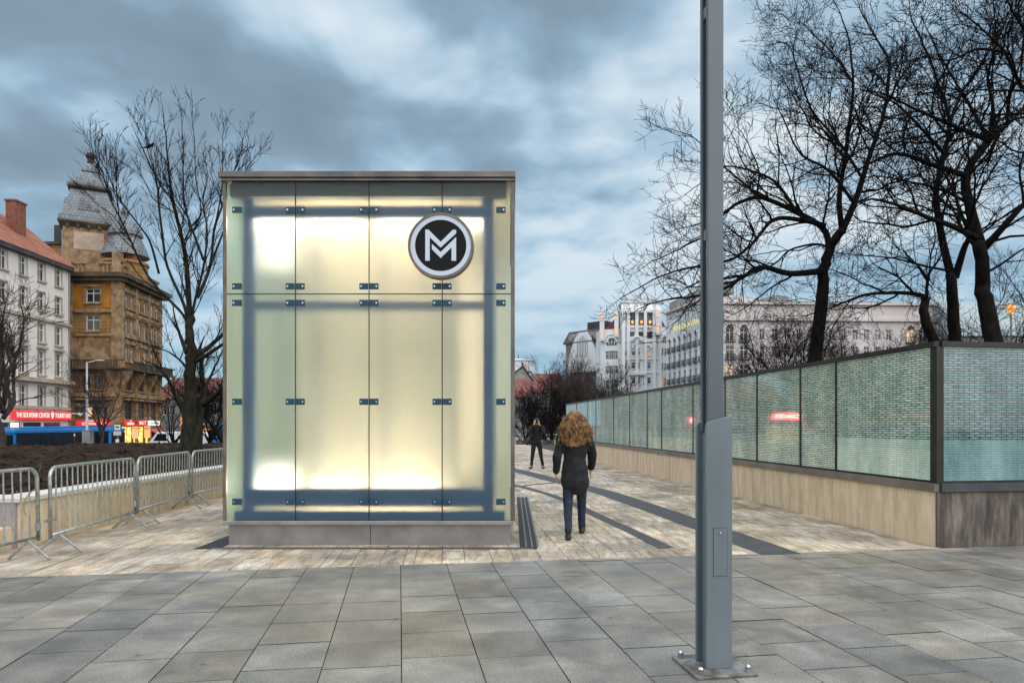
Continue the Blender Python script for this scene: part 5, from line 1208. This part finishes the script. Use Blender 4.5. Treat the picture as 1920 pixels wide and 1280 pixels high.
def green_roof():
    Y = 118; z = lambda py: CH + (HY - py) / F * Y; x = lambda px: (px - CX) / F * Y
    k = thing('copper_roof_building', (x(1850), Y, -1.7), 'building with a pale green roof behind the thick trunks at the right', 'building')
    fc = Fac((x(1798), Y), (x(2000), Y)); rects = [(fc.upx(p) - .6, fc.upx(p) + .6, z(670), z(650)) for p in (1815, 1845, 1875, 1905, 1935)]
    m = MB(); wall_holes(m, fc, 0, fc.W, -1.7, z(630), rects); m.box(x(1798), x(2000), Y + .4, Y + 12, -1.7, z(630)); m.build('wall', M['greywall'], k)
    for r in rects: window(k, fc, r)
    m = MB(); m.prism([fc.pt(-.4, z(630), .4), fc.pt(-.4, z(556), -5), fc.pt(-.4, z(556), -8), fc.pt(-.4, z(630), -12.4)], fc.U * (fc.W + .8)); m.build('roof', M['copper'], k)
    sl = thing('street_lamp', at(1896, 700, 40), 'orange lit street lamp glowing through the twigs at the right edge', 'street lamp'); sl.location.z = .4
    p = at(1896, 579, 40); m = MB(); m.tube([(p.x, p.y, .4), (p.x, p.y, p.z - .3)], .05, 8); m.build('pole', M['grey'], sl); m = MB(); m.lathe(p, [(.06, -.3), (.20, -.1), (.22, .12), (.08, .28)], 12); m.build('lamp', M['lamp_orange'], sl, smooth=True)
green_roof()
# low houses right of the kiosk
def low_houses():
    Y = 112; z = lambda py: CH + (HY - py) / F * Y; x = lambda px: (px - CX) / F * Y
    k = thing('gable_house', (x(980), Y, -1.7), 'grey plaster house with a plain gable end beside the kiosk right edge', 'house')
    m = MB(); m.prism([(x(955), Y, -1.7), (x(1003), Y, -1.7), (x(1003), Y, z(722)), (x(981), Y, z(688)), (x(955), Y, z(706))], (0, 16, 0)); m.build('wall', M['greywall'], k)
    m = MB(); m.prism([(x(981), Y - .3, z(687)), (x(1004), Y - .3, z(721.5)), (x(1005.5), Y - .3, z(720)), (x(981), Y - .3, z(684.5)), (x(954), Y - .3, z(705)), (x(954), Y - .3, z(707.5))], (0, 16.6, 0)); m.build('roof', M['roofdark'], k)
    m = MB(); m.box(x(978), x(982), Y + 3, Y + 4, z(690), z(676)); m.build('chimney', M['brick'], k)
    m = MB(); m.lathe((x(975), Y + 30, 0), [(3.2, z(706) + 3), (3.2, z(681) + 3), (3.5, z(680) + 3), (2.2, z(677) + 3), (.3, z(674) + 3)], 10); k2 = thing('round_turret', (x(975), Y + 30, -1.7), 'pale round turret with a shallow roof behind the gable house', 'turret'); o = m.build('wall', M['bluestone'], k2)
    m = MB(); m.tube([(x(975), Y + 30, z(674) + 3), (x(975), Y + 30, z(664) + 3)], .08, 6); m.build('finial', M['iron'], k2)
    box_house('long_house', 1003, 1052, 108, CH + (HY - 735) / F * 108, CH + (HY - 694) / F * 108, 'greywall', 'roofred', 'long low house with a brown red roof behind the dark trees', 14, [(p, 1, 755, 770) for p in (1012, 1028, 1042)])
    box_house('red_house', 950, 990, 96, CH + (HY - 745) / F * 96, CH + (HY - 706) / F * 96, 'greywall', 'roofred', 'dark house with a deep red roof directly behind the kiosk edge', 9)
low_houses()

# ------------------------------------------------------------------ street things
def bus(loc, rz, label, L=9.6, disp='orange_disp', rear=False):
    k = thing('city_bus', (0, 0, 0), label, 'bus', 'blue city buses on the street'); w = 1.25
    m = MB(); m.hexa([(-L / 2, -w), (L / 2, -w), (L / 2, w), (-L / 2, w)], .32, 1.02); m.hexa([(-L / 2, -w), (L / 2, -w), (L / 2, w), (-L / 2, w)], 2.52, 2.86); m.hexa([(-L / 2 + .02, -w + .06), (L / 2 - .02, -w + .06), (L / 2 - .02, w - .06), (-L / 2 + .02, w - .06)], 1.021, 2.519)
    m.build('body', M['bus_blue'], k, bevel=.06)
    for s in (-1, 1):
        n = 6
        for i in range(n):
            x0 = -L / 2 + .25 + i * (L - .5) / n; m = MB(); m.box(x0 + .02, x0 + (L - .5) / n - .02, s * (w - .05) - .03, s * (w - .05) + .03, 1.04, 2.5); m.build('side_window', M['bus_dark'], k)
    for e in (-1, 1):
        m = MB(); m.box(e * (L / 2 - .01) - .03, e * (L / 2 - .01) + .03, -w + .12, w - .12, 1.05, 2.45); m.build('windscreen', M['bus_dark'], k)
    m = MB(); m.box(L / 2 + .022, L / 2 + .05, -.85, .85, 2.2, 2.44); m.build('destination_display', M[disp], k)
    m = MB(); m.box(-L / 2 - .05, -L / 2 - .02, -1.1, -.95, .8, 1.0); m.box(-L / 2 - .05, -L / 2 - .02, .95, 1.1, .8, 1.0); m.build('tail_light', M['red_light'], k)
    m = MB(); m.box(-L * .1, L * .25, -.8, .8, 2.87, 3.05); m.build('roof_unit', M['bus_blue'], k, bevel=.04)
    m = MB(); m.box(-L * .42, -L * .2, -.7, .7, 2.87, 3.0); m.build('roof_unit', M['bus_blue'], k, bevel=.04)
    m = MB(); m.box(L * .32, L * .335, -w - .012, -w - .002, 2.2, 2.42); m.build('route_display', M['lamp_soft'], k)
    for x in (-L * .3, L * .33):
        for s in (-1, 1): m = MB(); m.tube([(x, s * (w - .28), .48), (x, s * (w + .01), .48)], .48, 18); t = m.build('wheel', M['rubber'], k); m = MB(); m.tube([(x, s * (w + .012), .48), (x, s * (w + .03), .48)], .28, 14); m.build('rim', M['grey'], t)
    k.location = loc; k.rotation_euler = (0, 0, rz); return k
bus(((137 - CX) / F * 67, 67.5, -1.69), R(180), 'long blue city bus side on, in front of the ochre building', 8.3)
bus(((34 - CX) / F * 74 + .3, 76, -1.69), R(-98), 'blue bus head on with an orange destination display, left of the side on bus', 9)
bus(((6 - CX) / F * 52 - .2, 56.0, -1.69), R(92), 'blue bus at the left edge behind the bare tree', 9)
bus(((403 - CX) / F * 88, 92, -1.45), R(-100), 'bus with an orange lit display between the big trunk and the kiosk', 9)
def van(px, Y, label):
    k = thing('white_van', (0, 0, 0), label, 'van'); prof = [(-2.3, .35), (2.3, .35), (2.35, .95), (1.9, 1.15), (1.2, 1.95), (-2.2, 2.0), (-2.35, 1.7)]
    m = MB(); m.prism([(a, -.95, b) for a, b in prof], (0, 1.9, 0)); m.build('body', M['white'], k, bevel=.05)
    for s in (-1, 1):
        m = MB(); m.prism([(a, s * .953 - .01, b) for a, b in ((.3, 1.2), (1.55, 1.2), (1.1, 1.8), (.3, 1.8))], (0, .02, 0)); m.build('side_window', M['bus_dark'], k)
        for x in (-1.4, 1.45): m = MB(); m.tube([(x, s * .75, .34), (x, s * .97, .34)], .34, 14); m.build('wheel', M['rubber'], k)
    m = MB(); m.prism([(1.93, -.8, 1.18), (1.93, .8, 1.18), (1.28, .75, 1.92), (1.28, -.75, 1.92)], (.02, 0, .02)); m.build('windscreen', M['bus_dark'], k)
    k.location = ((px - CX) / F * Y, Y, -1.05); k.rotation_euler = (0, 0, R(170))
van(332, 58, 'white van parked behind the soil heap, left of the big trunk')
# bus stop sign, info column, street lamp, wall camera
Y = 44; p = at(221, 840, Y); k = thing('bus_stop_sign', (p.x, p.y, -.6), 'blue framed bus stop sign on a pole above the soil heap', 'sign')
z = lambda py: CH + (HY - py) / F * Y; x = lambda px: (px - CX) / F * Y
m = MB(); m.tube([(p.x, p.y, -.6), (p.x, p.y, z(794))], .035, 8); m.build('pole', M['grey'], k)
m = MB(); m.box(x(214.5), x(228.5), Y - .08, Y - .04, z(807), z(794)); f = m.build('sign_board', M['signblue'], k); m = MB(); m.box(x(216), x(227), Y - .09, Y - .081, z(805.5), z(796)); m.build('panel', M['white'], f); m = MB(); m.box(x(218), x(225), Y - .1, Y - .091, z(801.6), z(799.6)); m.box(x(218.6), x(224.4), Y - .1, Y - .0912, z(799.5), z(799)); m.build('bus_symbol', M['signblack'], f)
m = MB(); m.box(x(214), x(228), Y - .08, Y - .04, z(816), z(808)); m.build('timetable', M['palegrey'], k); m = MB(); m.box(x(218), x(224), Y - .08, Y - .04, z(829), z(823)); m.build('notice', M['white'], k)
Y = 50; p = at(165, 835, Y); k = thing('info_column', (p.x, p.y, -1), 'plain grey square column standing in front of the blue bus', 'column')
m = MB(); m.box(p.x - .28, p.x + .28, p.y - .28, p.y + .28, -1.0, CH + (HY - 807.5) / F * Y); m.build('shaft', M['grey'], k, bevel=.02); m = MB(); m.box(p.x - .31, p.x + .31, p.y - .31, p.y + .31, CH + (HY - 807.4) / F * Y, CH + (HY - 806) / F * Y); m.build('cap', M['grey'], k)
Y = 60; p = at(163, 805, Y); k = thing('street_lamp', (p.x, p.y, -1.7), 'slim pale street lamp pole in front of the ochre building', 'street lamp')
m = MB(); m.tube([(p.x, p.y, -1.7), (p.x, p.y, 2.5), (p.x, p.y, 7.0)], [.13, .11, .07], 10); m.build('pole', M['palegrey'], k); m = MB(); m.tube([(p.x, p.y, 6.95), (p.x + .9, p.y, 7.15)], .04, 6); m.build('arm', M['palegrey'], k); m = MB(); m.box(p.x + .8, p.x + 1.5, p.y - .12, p.y + .12, 7.1, 7.2); m.build('lamp_head', M['palegrey'], k, bevel=.02)
Y = 79; p = at(135, 775, Y); k = thing('security_camera', p, 'white camera arm sticking out beside the red sign on the ochre building', 'camera'); q = at(147, 775, Y); m = MB(); m.tube([(p.x, p.y + 2, p.z), p, q], .06, 6); m.build('arm', M['white'], k); m = MB(); m.bar(q, q + Vector((.35, 0, -.16)), .22); m.build('head', M['white'], k)
# timber edging, market stalls and a red kiosk behind the photographer
k = thing('timber_fence', (2.5, 52, 0), 'low dark timber fence at the far edge of the plaza', 'fence')
m = MB(); m.box(-8, 9.5, 52, 52.1, -.0, .14); m.box(-8, 9.5, 52, 52.06, .22, .34); m.build('rail', M['wood'], k)
for i in range(18): m = MB(); m.box(-7.8 + i * 1.0, -7.68 + i * 1.0, 51.93, 51.995, 0, .36); m.build('post', M['grey'], k)
for i, (p0, p1, pt, pb, kind, lab) in enumerate(((962, 977, 818, 829, 'tent', 'white domed market tent nearest the kiosk edge'), (983, 997, 814, 829, 'stall', 'pale boxy market stall left of the photographer'), (1013, 1024, 813, 829, 'stall', 'white market stall just right of the photographer'), (1024, 1034, 820, 829, 'tent', 'small white tent between two market stalls'), (1033, 1050, 813, 829, 'stall', 'cream market stall nearest the glass wall end'))):
    Y = 62 + i; z = lambda py: CH + (HY - py) / F * Y; x = lambda px: (px - CX) / F * Y
    k = thing('market_tent' if kind == 'tent' else 'market_stall', (x((p0 + p1) / 2), Y, -1.2), lab, 'tent' if kind == 'tent' else 'stall', 'market stalls at the plaza edge')
    m = MB(); m.box(x(p0), x(p1), Y, Y + 2, -1.2, z(pt + 6)); m.build('counter', M['offwhite'], k)
    m = MB()
    if kind == 'tent': m.lathe((x((p0 + p1) / 2), Y + 1, 0), [(x(p1) - x(p0), z(pt + 6)), ((x(p1) - x(p0)) * .38, z(pt + 1.5)), (.08, z(pt))], 4, R(45), .72)
    else: m.prism([(x(p0) - .1, Y - .3, z(pt + 3)), (x(p1) + .1, Y - .3, z(pt + 3)), (x(p1) + .1, Y - .3, z(pt)), (x(p0) - .1, Y - .3, z(pt))], (0, 2.4, 0))
    m.build('roof', M['offwhite'], k)
    m = MB()
    for px in (p0, p1): m.box(x(px) - .04, x(px) + .04, Y - .05, Y + .03, -1.2, z(pt + 2))
    m.build('post', M['grey'], k)
    m = MB(); m.box(x(p0) + .1, x(p1) - .1, Y - .01, Y - .002, z(pt + 12), z(pt + 8)); m.build('opening', M['greywall'], k)
Y = 72; z = lambda py: CH + (HY - py) / F * Y; x = lambda px: (px - CX) / F * Y
k = thing('drinks_kiosk', (x(1040), Y, -1.7), 'dark drinks kiosk with a long red band and white script lettering', 'kiosk')
m = MB(); m.box(x(1008), x(1060), Y, Y + 3, -1.7, z(789)); m.build('body', M['wood'], k); m = MB(); m.box(x(1012), x(1062), Y - .3, Y - .002, z(788), z(784)); b = m.build('band', M['redband'], k)
text('lettering', 'Cuba', M['white_sign'], k, Vector((x(1044), Y - .1, z(780.5))), .55, 0, .02); m = MB(); m.box(x(1016), x(1017.2), Y - .1, Y - .05, z(783), z(775)); m.build('lit_mark', M['white_sign'], k)
# perched bird
p = at(278, 275, 22.6); k = thing('bird', p, 'small dark bird perched high in the tall left tree', 'bird'); m = MB(); m.capsule(p, p + Vector((.12, 0, .05)), .055, .045, 10); m.capsule(p + Vector((-.02, 0, -.01)), p + Vector((-.2, 0, -.05)), .04, .015, 8, .4); m.capsule(p + Vector((.15, 0, .09)), p + Vector((.17, 0, .1)), .035, .03, 8); m.build('body', M['twig'], k, smooth=True)

# ------------------------------------------------------------------ people
def remesh(m, name, mat, parent, voxel, smooth_it=6, disp=0.0, seed=0):
    b = base_of(parent); me = bpy.data.meshes.new(name); me.from_pydata([(v[0] - b.x, v[1] - b.y, v[2] - b.z) for v in m.v], [], m.f)
    tmp = bpy.data.objects.new(name, me); link(tmp)
    rm = tmp.modifiers.new('r', 'REMESH'); rm.mode = 'VOXEL'; rm.voxel_size = voxel; rm.use_smooth_shade = True
    s = tmp.modifiers.new('s', 'SMOOTH'); s.iterations = smooth_it; s.factor = .5
    dg = bpy.context.evaluated_depsgraph_get(); out = bpy.data.meshes.new_from_object(tmp.evaluated_get(dg)); bpy.data.objects.remove(tmp)
    if disp:
        for v in out.vertices: v.co += v.normal * disp * mnoise.noise(v.co * 9 + Vector((seed, 0, 0)))
    out.materials.clear(); out.materials.append(mat); out.polygons.foreach_set('use_smooth', [True] * len(out.polygons))
    o = bpy.data.objects.new(name, out); link(o); o.parent = parent; return o
def hand(m, w, d, side, curl=.5):
    """palm, four fingers of different length and a thumb; w wrist, d direction of the hand, side towards the thumb"""
    d = d.normalized(); side = (side - d * side.dot(d)).normalized(); nrm = d.cross(side)
    m.capsule(w + d * .03, w + d * .075, .026, .036, 10, .45, side)
    for i, l in enumerate((.070, .080, .074, .058)):
        o = w + d * .10 + side * (.027 - i * .018); a = (d + nrm * curl * .6 + side * (.06 - i * .04)).normalized(); b = (d + nrm * curl * 1.8).normalized()
        m.capsule(o, o + a * l * .55, .0085, .008, 8); m.capsule(o + a * l * .55, o + a * l * .55 + b * l * .45, .008, .0065, 8)
    o = w + d * .045 + side * .03; a = (d * .7 + side * .8 + nrm * .3).normalized(); m.capsule(o, o + a * .035, .011, .010, 8); m.capsule(o + a * .035, o + a * .035 + (d + nrm * .4).normalized() * .03, .010, .008, 8)
def head(m, c, f, up=Vector((0, 0, 1))):
    """skull, jaw, nose, brow, lips, ears around centre c, looking along f"""
    s = f.cross(up).normalized()
    m.capsule(c + up * .015 - f * .012, c + up * .03 - f * .005, .082, .082, 16, 1.12, s); m.capsule(c - up * .045 + f * .012, c - up * .075 + f * .028, .062, .042, 14, 1.0, s)
    m.capsule(c + f * .085 + up * .012, c + f * .105 - up * .022, .009, .014, 8); m.capsule(c + f * .075 + up * .035 - s * .035, c + f * .075 + up * .035 + s * .035, .011, .011, 8)
    m.capsule(c + f * .082 - up * .052 - s * .02, c + f * .082 - up * .052 + s * .02, .007, .007, 8)
    for k in (-1, 1): m.capsule(c + s * .082 * k + up * .015, c + s * .086 * k - up * .02, .014, .011, 8, .5, f)
def person(base, rz, label, J, fdir, hair_fn, coat_mat, leg_mat, coat_len, voxel=.012, extra=None):
    """J: joints in the person's own frame (x right of the viewer when rz=0, y away, z up)"""
    k = thing('person', base, label, 'person'); B = Vector(base); c, s = math.cos(rz), math.sin(rz)
    W = lambda v: B + Vector((v[0] * c - v[1] * s, v[0] * s + v[1] * c, v[2])); P = {n: W(v) for n, v in J.items()}; fd = Vector((fdir[0] * c - fdir[1] * s, fdir[0] * s + fdir[1] * c, fdir[2])).normalized(); sd = Vector((c, s, 0))
    m = MB()
    m.capsule(P['pelvis'], P['waist'], .135, .12, 14, .72, sd); m.capsule(P['waist'], P['chest'], .12, .15, 14, .68, sd); m.capsule(P['chest'], P['neck'], .12, .06, 12, .8, sd); m.capsule(P['neck'], P['head'] - Vector((0, 0, .06)), .052, .052, 10)
    for q in 'lr':
        m.capsule(P['chest'], P['sh' + q], .09, .058, 10); m.capsule(P['sh' + q], P['el' + q], .056, .042, 10); m.capsule(P['el' + q], P['wr' + q], .042, .028, 10)
        m.capsule(P['pelvis'], P['hip' + q], .12, .09, 10); m.capsule(P['hip' + q], P['kn' + q], .086, .056, 12); m.capsule(P['kn' + q], P['an' + q], .055, .036, 12); m.capsule(P['an' + q], P['toe' + q], .038, .03, 8)
        hand(m, P['wr' + q], W(J['hd' + q]) - P['wr' + q], sd * (1 if q == 'l' else -1) if J['hd' + q][2] > 1.2 else fd, .5)
    head(m, P['head'], fd); body = remesh(m, 'body', M['skin'], k, .008, 3)
    m = MB()
    for q in (-1, 1): e = P['head'] + fd * .083 + Vector((0, 0, .016)) + fd.cross(Vector((0, 0, 1))).normalized() * .031 * q; m.capsule(e, e + fd * .003, .010, .010, 8)
    m.build('eyes', M['signblack'], body)
    m = MB()
    for q in 'lr':
        m.capsule(P['chest'], P['sh' + q], .115, .085, 12); m.capsule(P['sh' + q], P['el' + q], .080, .064, 12); m.capsule(P['el' + q], P['wr' + q].lerp(P['el' + q], .12), .064, .050, 12)
    m.capsule(P['pelvis'], P['waist'], .175, .155, 16, .78, sd); m.capsule(P['waist'], P['chest'], .155, .19, 16, .72, sd); m.capsule(P['chest'], P['neck'] - Vector((0, 0, .01)), .15, .085, 14, .85, sd)
    if coat_len: m.capsule(P['pelvis'], P['pelvis'] - Vector((0, 0, coat_len)), .175, .20, 16, .85, sd)
    remesh(m, 'coat', M[coat_mat], k, voxel, 5, .012, 3)
    m = MB()
    for q in 'lr': m.capsule(P['pelvis'], P['hip' + q], .135, .104, 10); m.capsule(P['hip' + q], P['kn' + q], .100, .068, 12); m.capsule(P['kn' + q], P['an' + q] + Vector((0, 0, .02)), .068, .050, 12)
    remesh(m, 'trousers', M[leg_mat], k, voxel, 4, .006, 9)
    for q in 'lr':
        m = MB(); a, t = P['an' + q], P['toe' + q]; d = (t - a); d.z = 0; d.normalize(); m.capsule(a + Vector((0, 0, .0)), a - Vector((0, 0, .03)), .052, .046, 10); m.capsule(Vector((a.x, a.y, t.z)) - d * .03, t, .045, .040, 12, .85, d.cross(Vector((0, 0, 1)))); remesh(m, 'shoe', M['leather'], k, .01, 2)
    hair_fn(k, P['head'], fd, sd)
    if extra: extra(k, P, fd, sd)
    return k
def short_hair(k, c, f, s):
    m = MB(); u = Vector((0, 0, 1)); m.capsule(c + u * .045 - f * .025, c + u * .05 - f * .01, .088, .088, 14, 1.08, s); m.capsule(c - f * .05 + u * .02, c - f * .045 - u * .03, .07, .06, 12); remesh(m, 'hair', M['hairdark'], k, .01, 3, .006)
def curly_hair(k, c, f, s):
    m = MB(); u = Vector((0, 0, 1)); m.capsule(c + u * .05 - f * .035, c - u * .02 - f * .045, .118, .13, 16); m.capsule(c - u * .02 - f * .05, c - u * .22 - f * .075, .14, .165, 16, .7, s); h = remesh(m, 'hair', M['hair'], k, .016, 2, .025, 4)
    r = random.Random(8); m = MB()
    for i in range(620):
        a = r.uniform(0, 2 * math.pi); fr = r.random(); o = c + u * (.13 * math.cos(fr * 1.5)) - f * .04
        d = (s * math.cos(a) + f * math.sin(a) * .9); fx = d.dot(f)
        if fx > .55: continue
        o = o + d * (.10 * math.sin(fr * 1.6) + .02); L = r.uniform(.14, .36); n = 10; pts = []; ph = r.uniform(0, 6); rr = r.uniform(.008, .022); tw = d.cross(u).normalized()
        for j in range(n): t = j / (n - 1); pts.append(o + d * (.02 + .155 * t * (1 - .35 * t)) * (.45 + .65 * fr) - u * L * t ** 1.2 + tw * rr * math.cos(ph + t * 17) + d * rr * math.sin(ph + t * 17))
        m.tube(pts, [.0068 * (1 - .5 * j / n) for j in range(n)], 4)
    m.build('curls', M['hair'], h, smooth=True)
def cam_and_bag(k, P, f, s):
    u = Vector((0, 0, 1)); c = P['head'] + f * .13 - s * .012 + u * .0
    b = thing('photo_camera', c, 'black camera held up to the face of the man in black', 'camera'); m = MB(); m.prism([c - s * .07 - u * .045 - f * .03, c + s * .07 - u * .045 - f * .03, c + s * .07 + u * .04 - f * .03, c + s * .03 + u * .045 - f * .03, c + s * .02 + u * .07 - f * .03, c - s * .02 + u * .07 - f * .03, c - s * .03 + u * .045 - f * .03, c - s * .07 + u * .04 - f * .03], f * .06); m.build('body', M['leather'], b); m = MB(); m.tube([c + f * .032, c + f * .11], [.036, .040], 14); m.build('lens', M['signblack'], b)
    h = P['pelvis'] - s * .27 + f * .02 + u * .06; g = thing('shoulder_bag', h, 'black shoulder bag hanging at the hip of the man in black', 'bag'); m = MB(); m.capsule(h - s * .03 - u * .07, h + s * .03 + u * .06, .13, .10, 12, .7, f); remesh(m, 'pouch', M['leather'], g, .014, 3); m = MB(); m.tube(smooth_line([h + u * .12, P['waist'] - s * .2 + f * .1, P['chest'] + f * .16, P['shr'] + u * .06 + f * .02], 5), .012, 6); m.build('strap', M['leather'], g)
A = gnd(1006, 878)
person((A.x, A.y, 0), 0, 'man in black photographing towards the viewer, standing beyond the kiosk',
       dict(pelvis=(0, 0, .95), waist=(0, 0, 1.10), chest=(0, 0, 1.34), neck=(0, 0, 1.50), head=(0, -.03, 1.635), shl=(-.19, 0, 1.43), shr=(.19, 0, 1.43), ell=(-.27, -.16, 1.24), elr=(.27, -.15, 1.22), wrl=(-.10, -.20, 1.53), wrr=(.10, -.20, 1.52), hdl=(-.06, -.21, 1.66), hdr=(.06, -.21, 1.66),
            hipl=(-.09, 0, .90), hipr=(.09, 0, .90), knl=(-.14, -.02, .49), knr=(.15, 0, .49), anl=(-.18, 0, .08), anr=(.22, 0, .08), toel=(-.24, -.15, .035), toer=(.25, -.15, .035)),
       (0, -1, 0), short_hair, 'coat', 'coat', 0, .014, cam_and_bag)
A = gnd(1078, 1006)
person((A.x, A.y, 0), 0, 'woman in a black coat with long curly light brown hair walking beside the kiosk',
       dict(pelvis=(0, 0, .93), waist=(0, .01, 1.07), chest=(0, .02, 1.29), neck=(0, .03, 1.44), head=(0, .05, 1.575), shl=(-.17, .02, 1.375), shr=(.17, .02, 1.375), ell=(-.25, -.06, 1.11), elr=(.25, .10, 1.12), wrl=(-.26, .02, .88), wrr=(.25, .24, .92), hdl=(-.26, .05, .76), hdr=(.24, .32, .83),
            hipl=(-.085, 0, .88), hipr=(.085, 0, .88), knl=(-.10, -.03, .48), knr=(.11, .18, .50), anl=(-.115, -.28, .14), anr=(.125, .30, .085), toel=(-.12, -.18, .04), toer=(.14, .45, .04)),
       (0, 1, 0), curly_hair, 'coat', 'jeans', .16, .012)
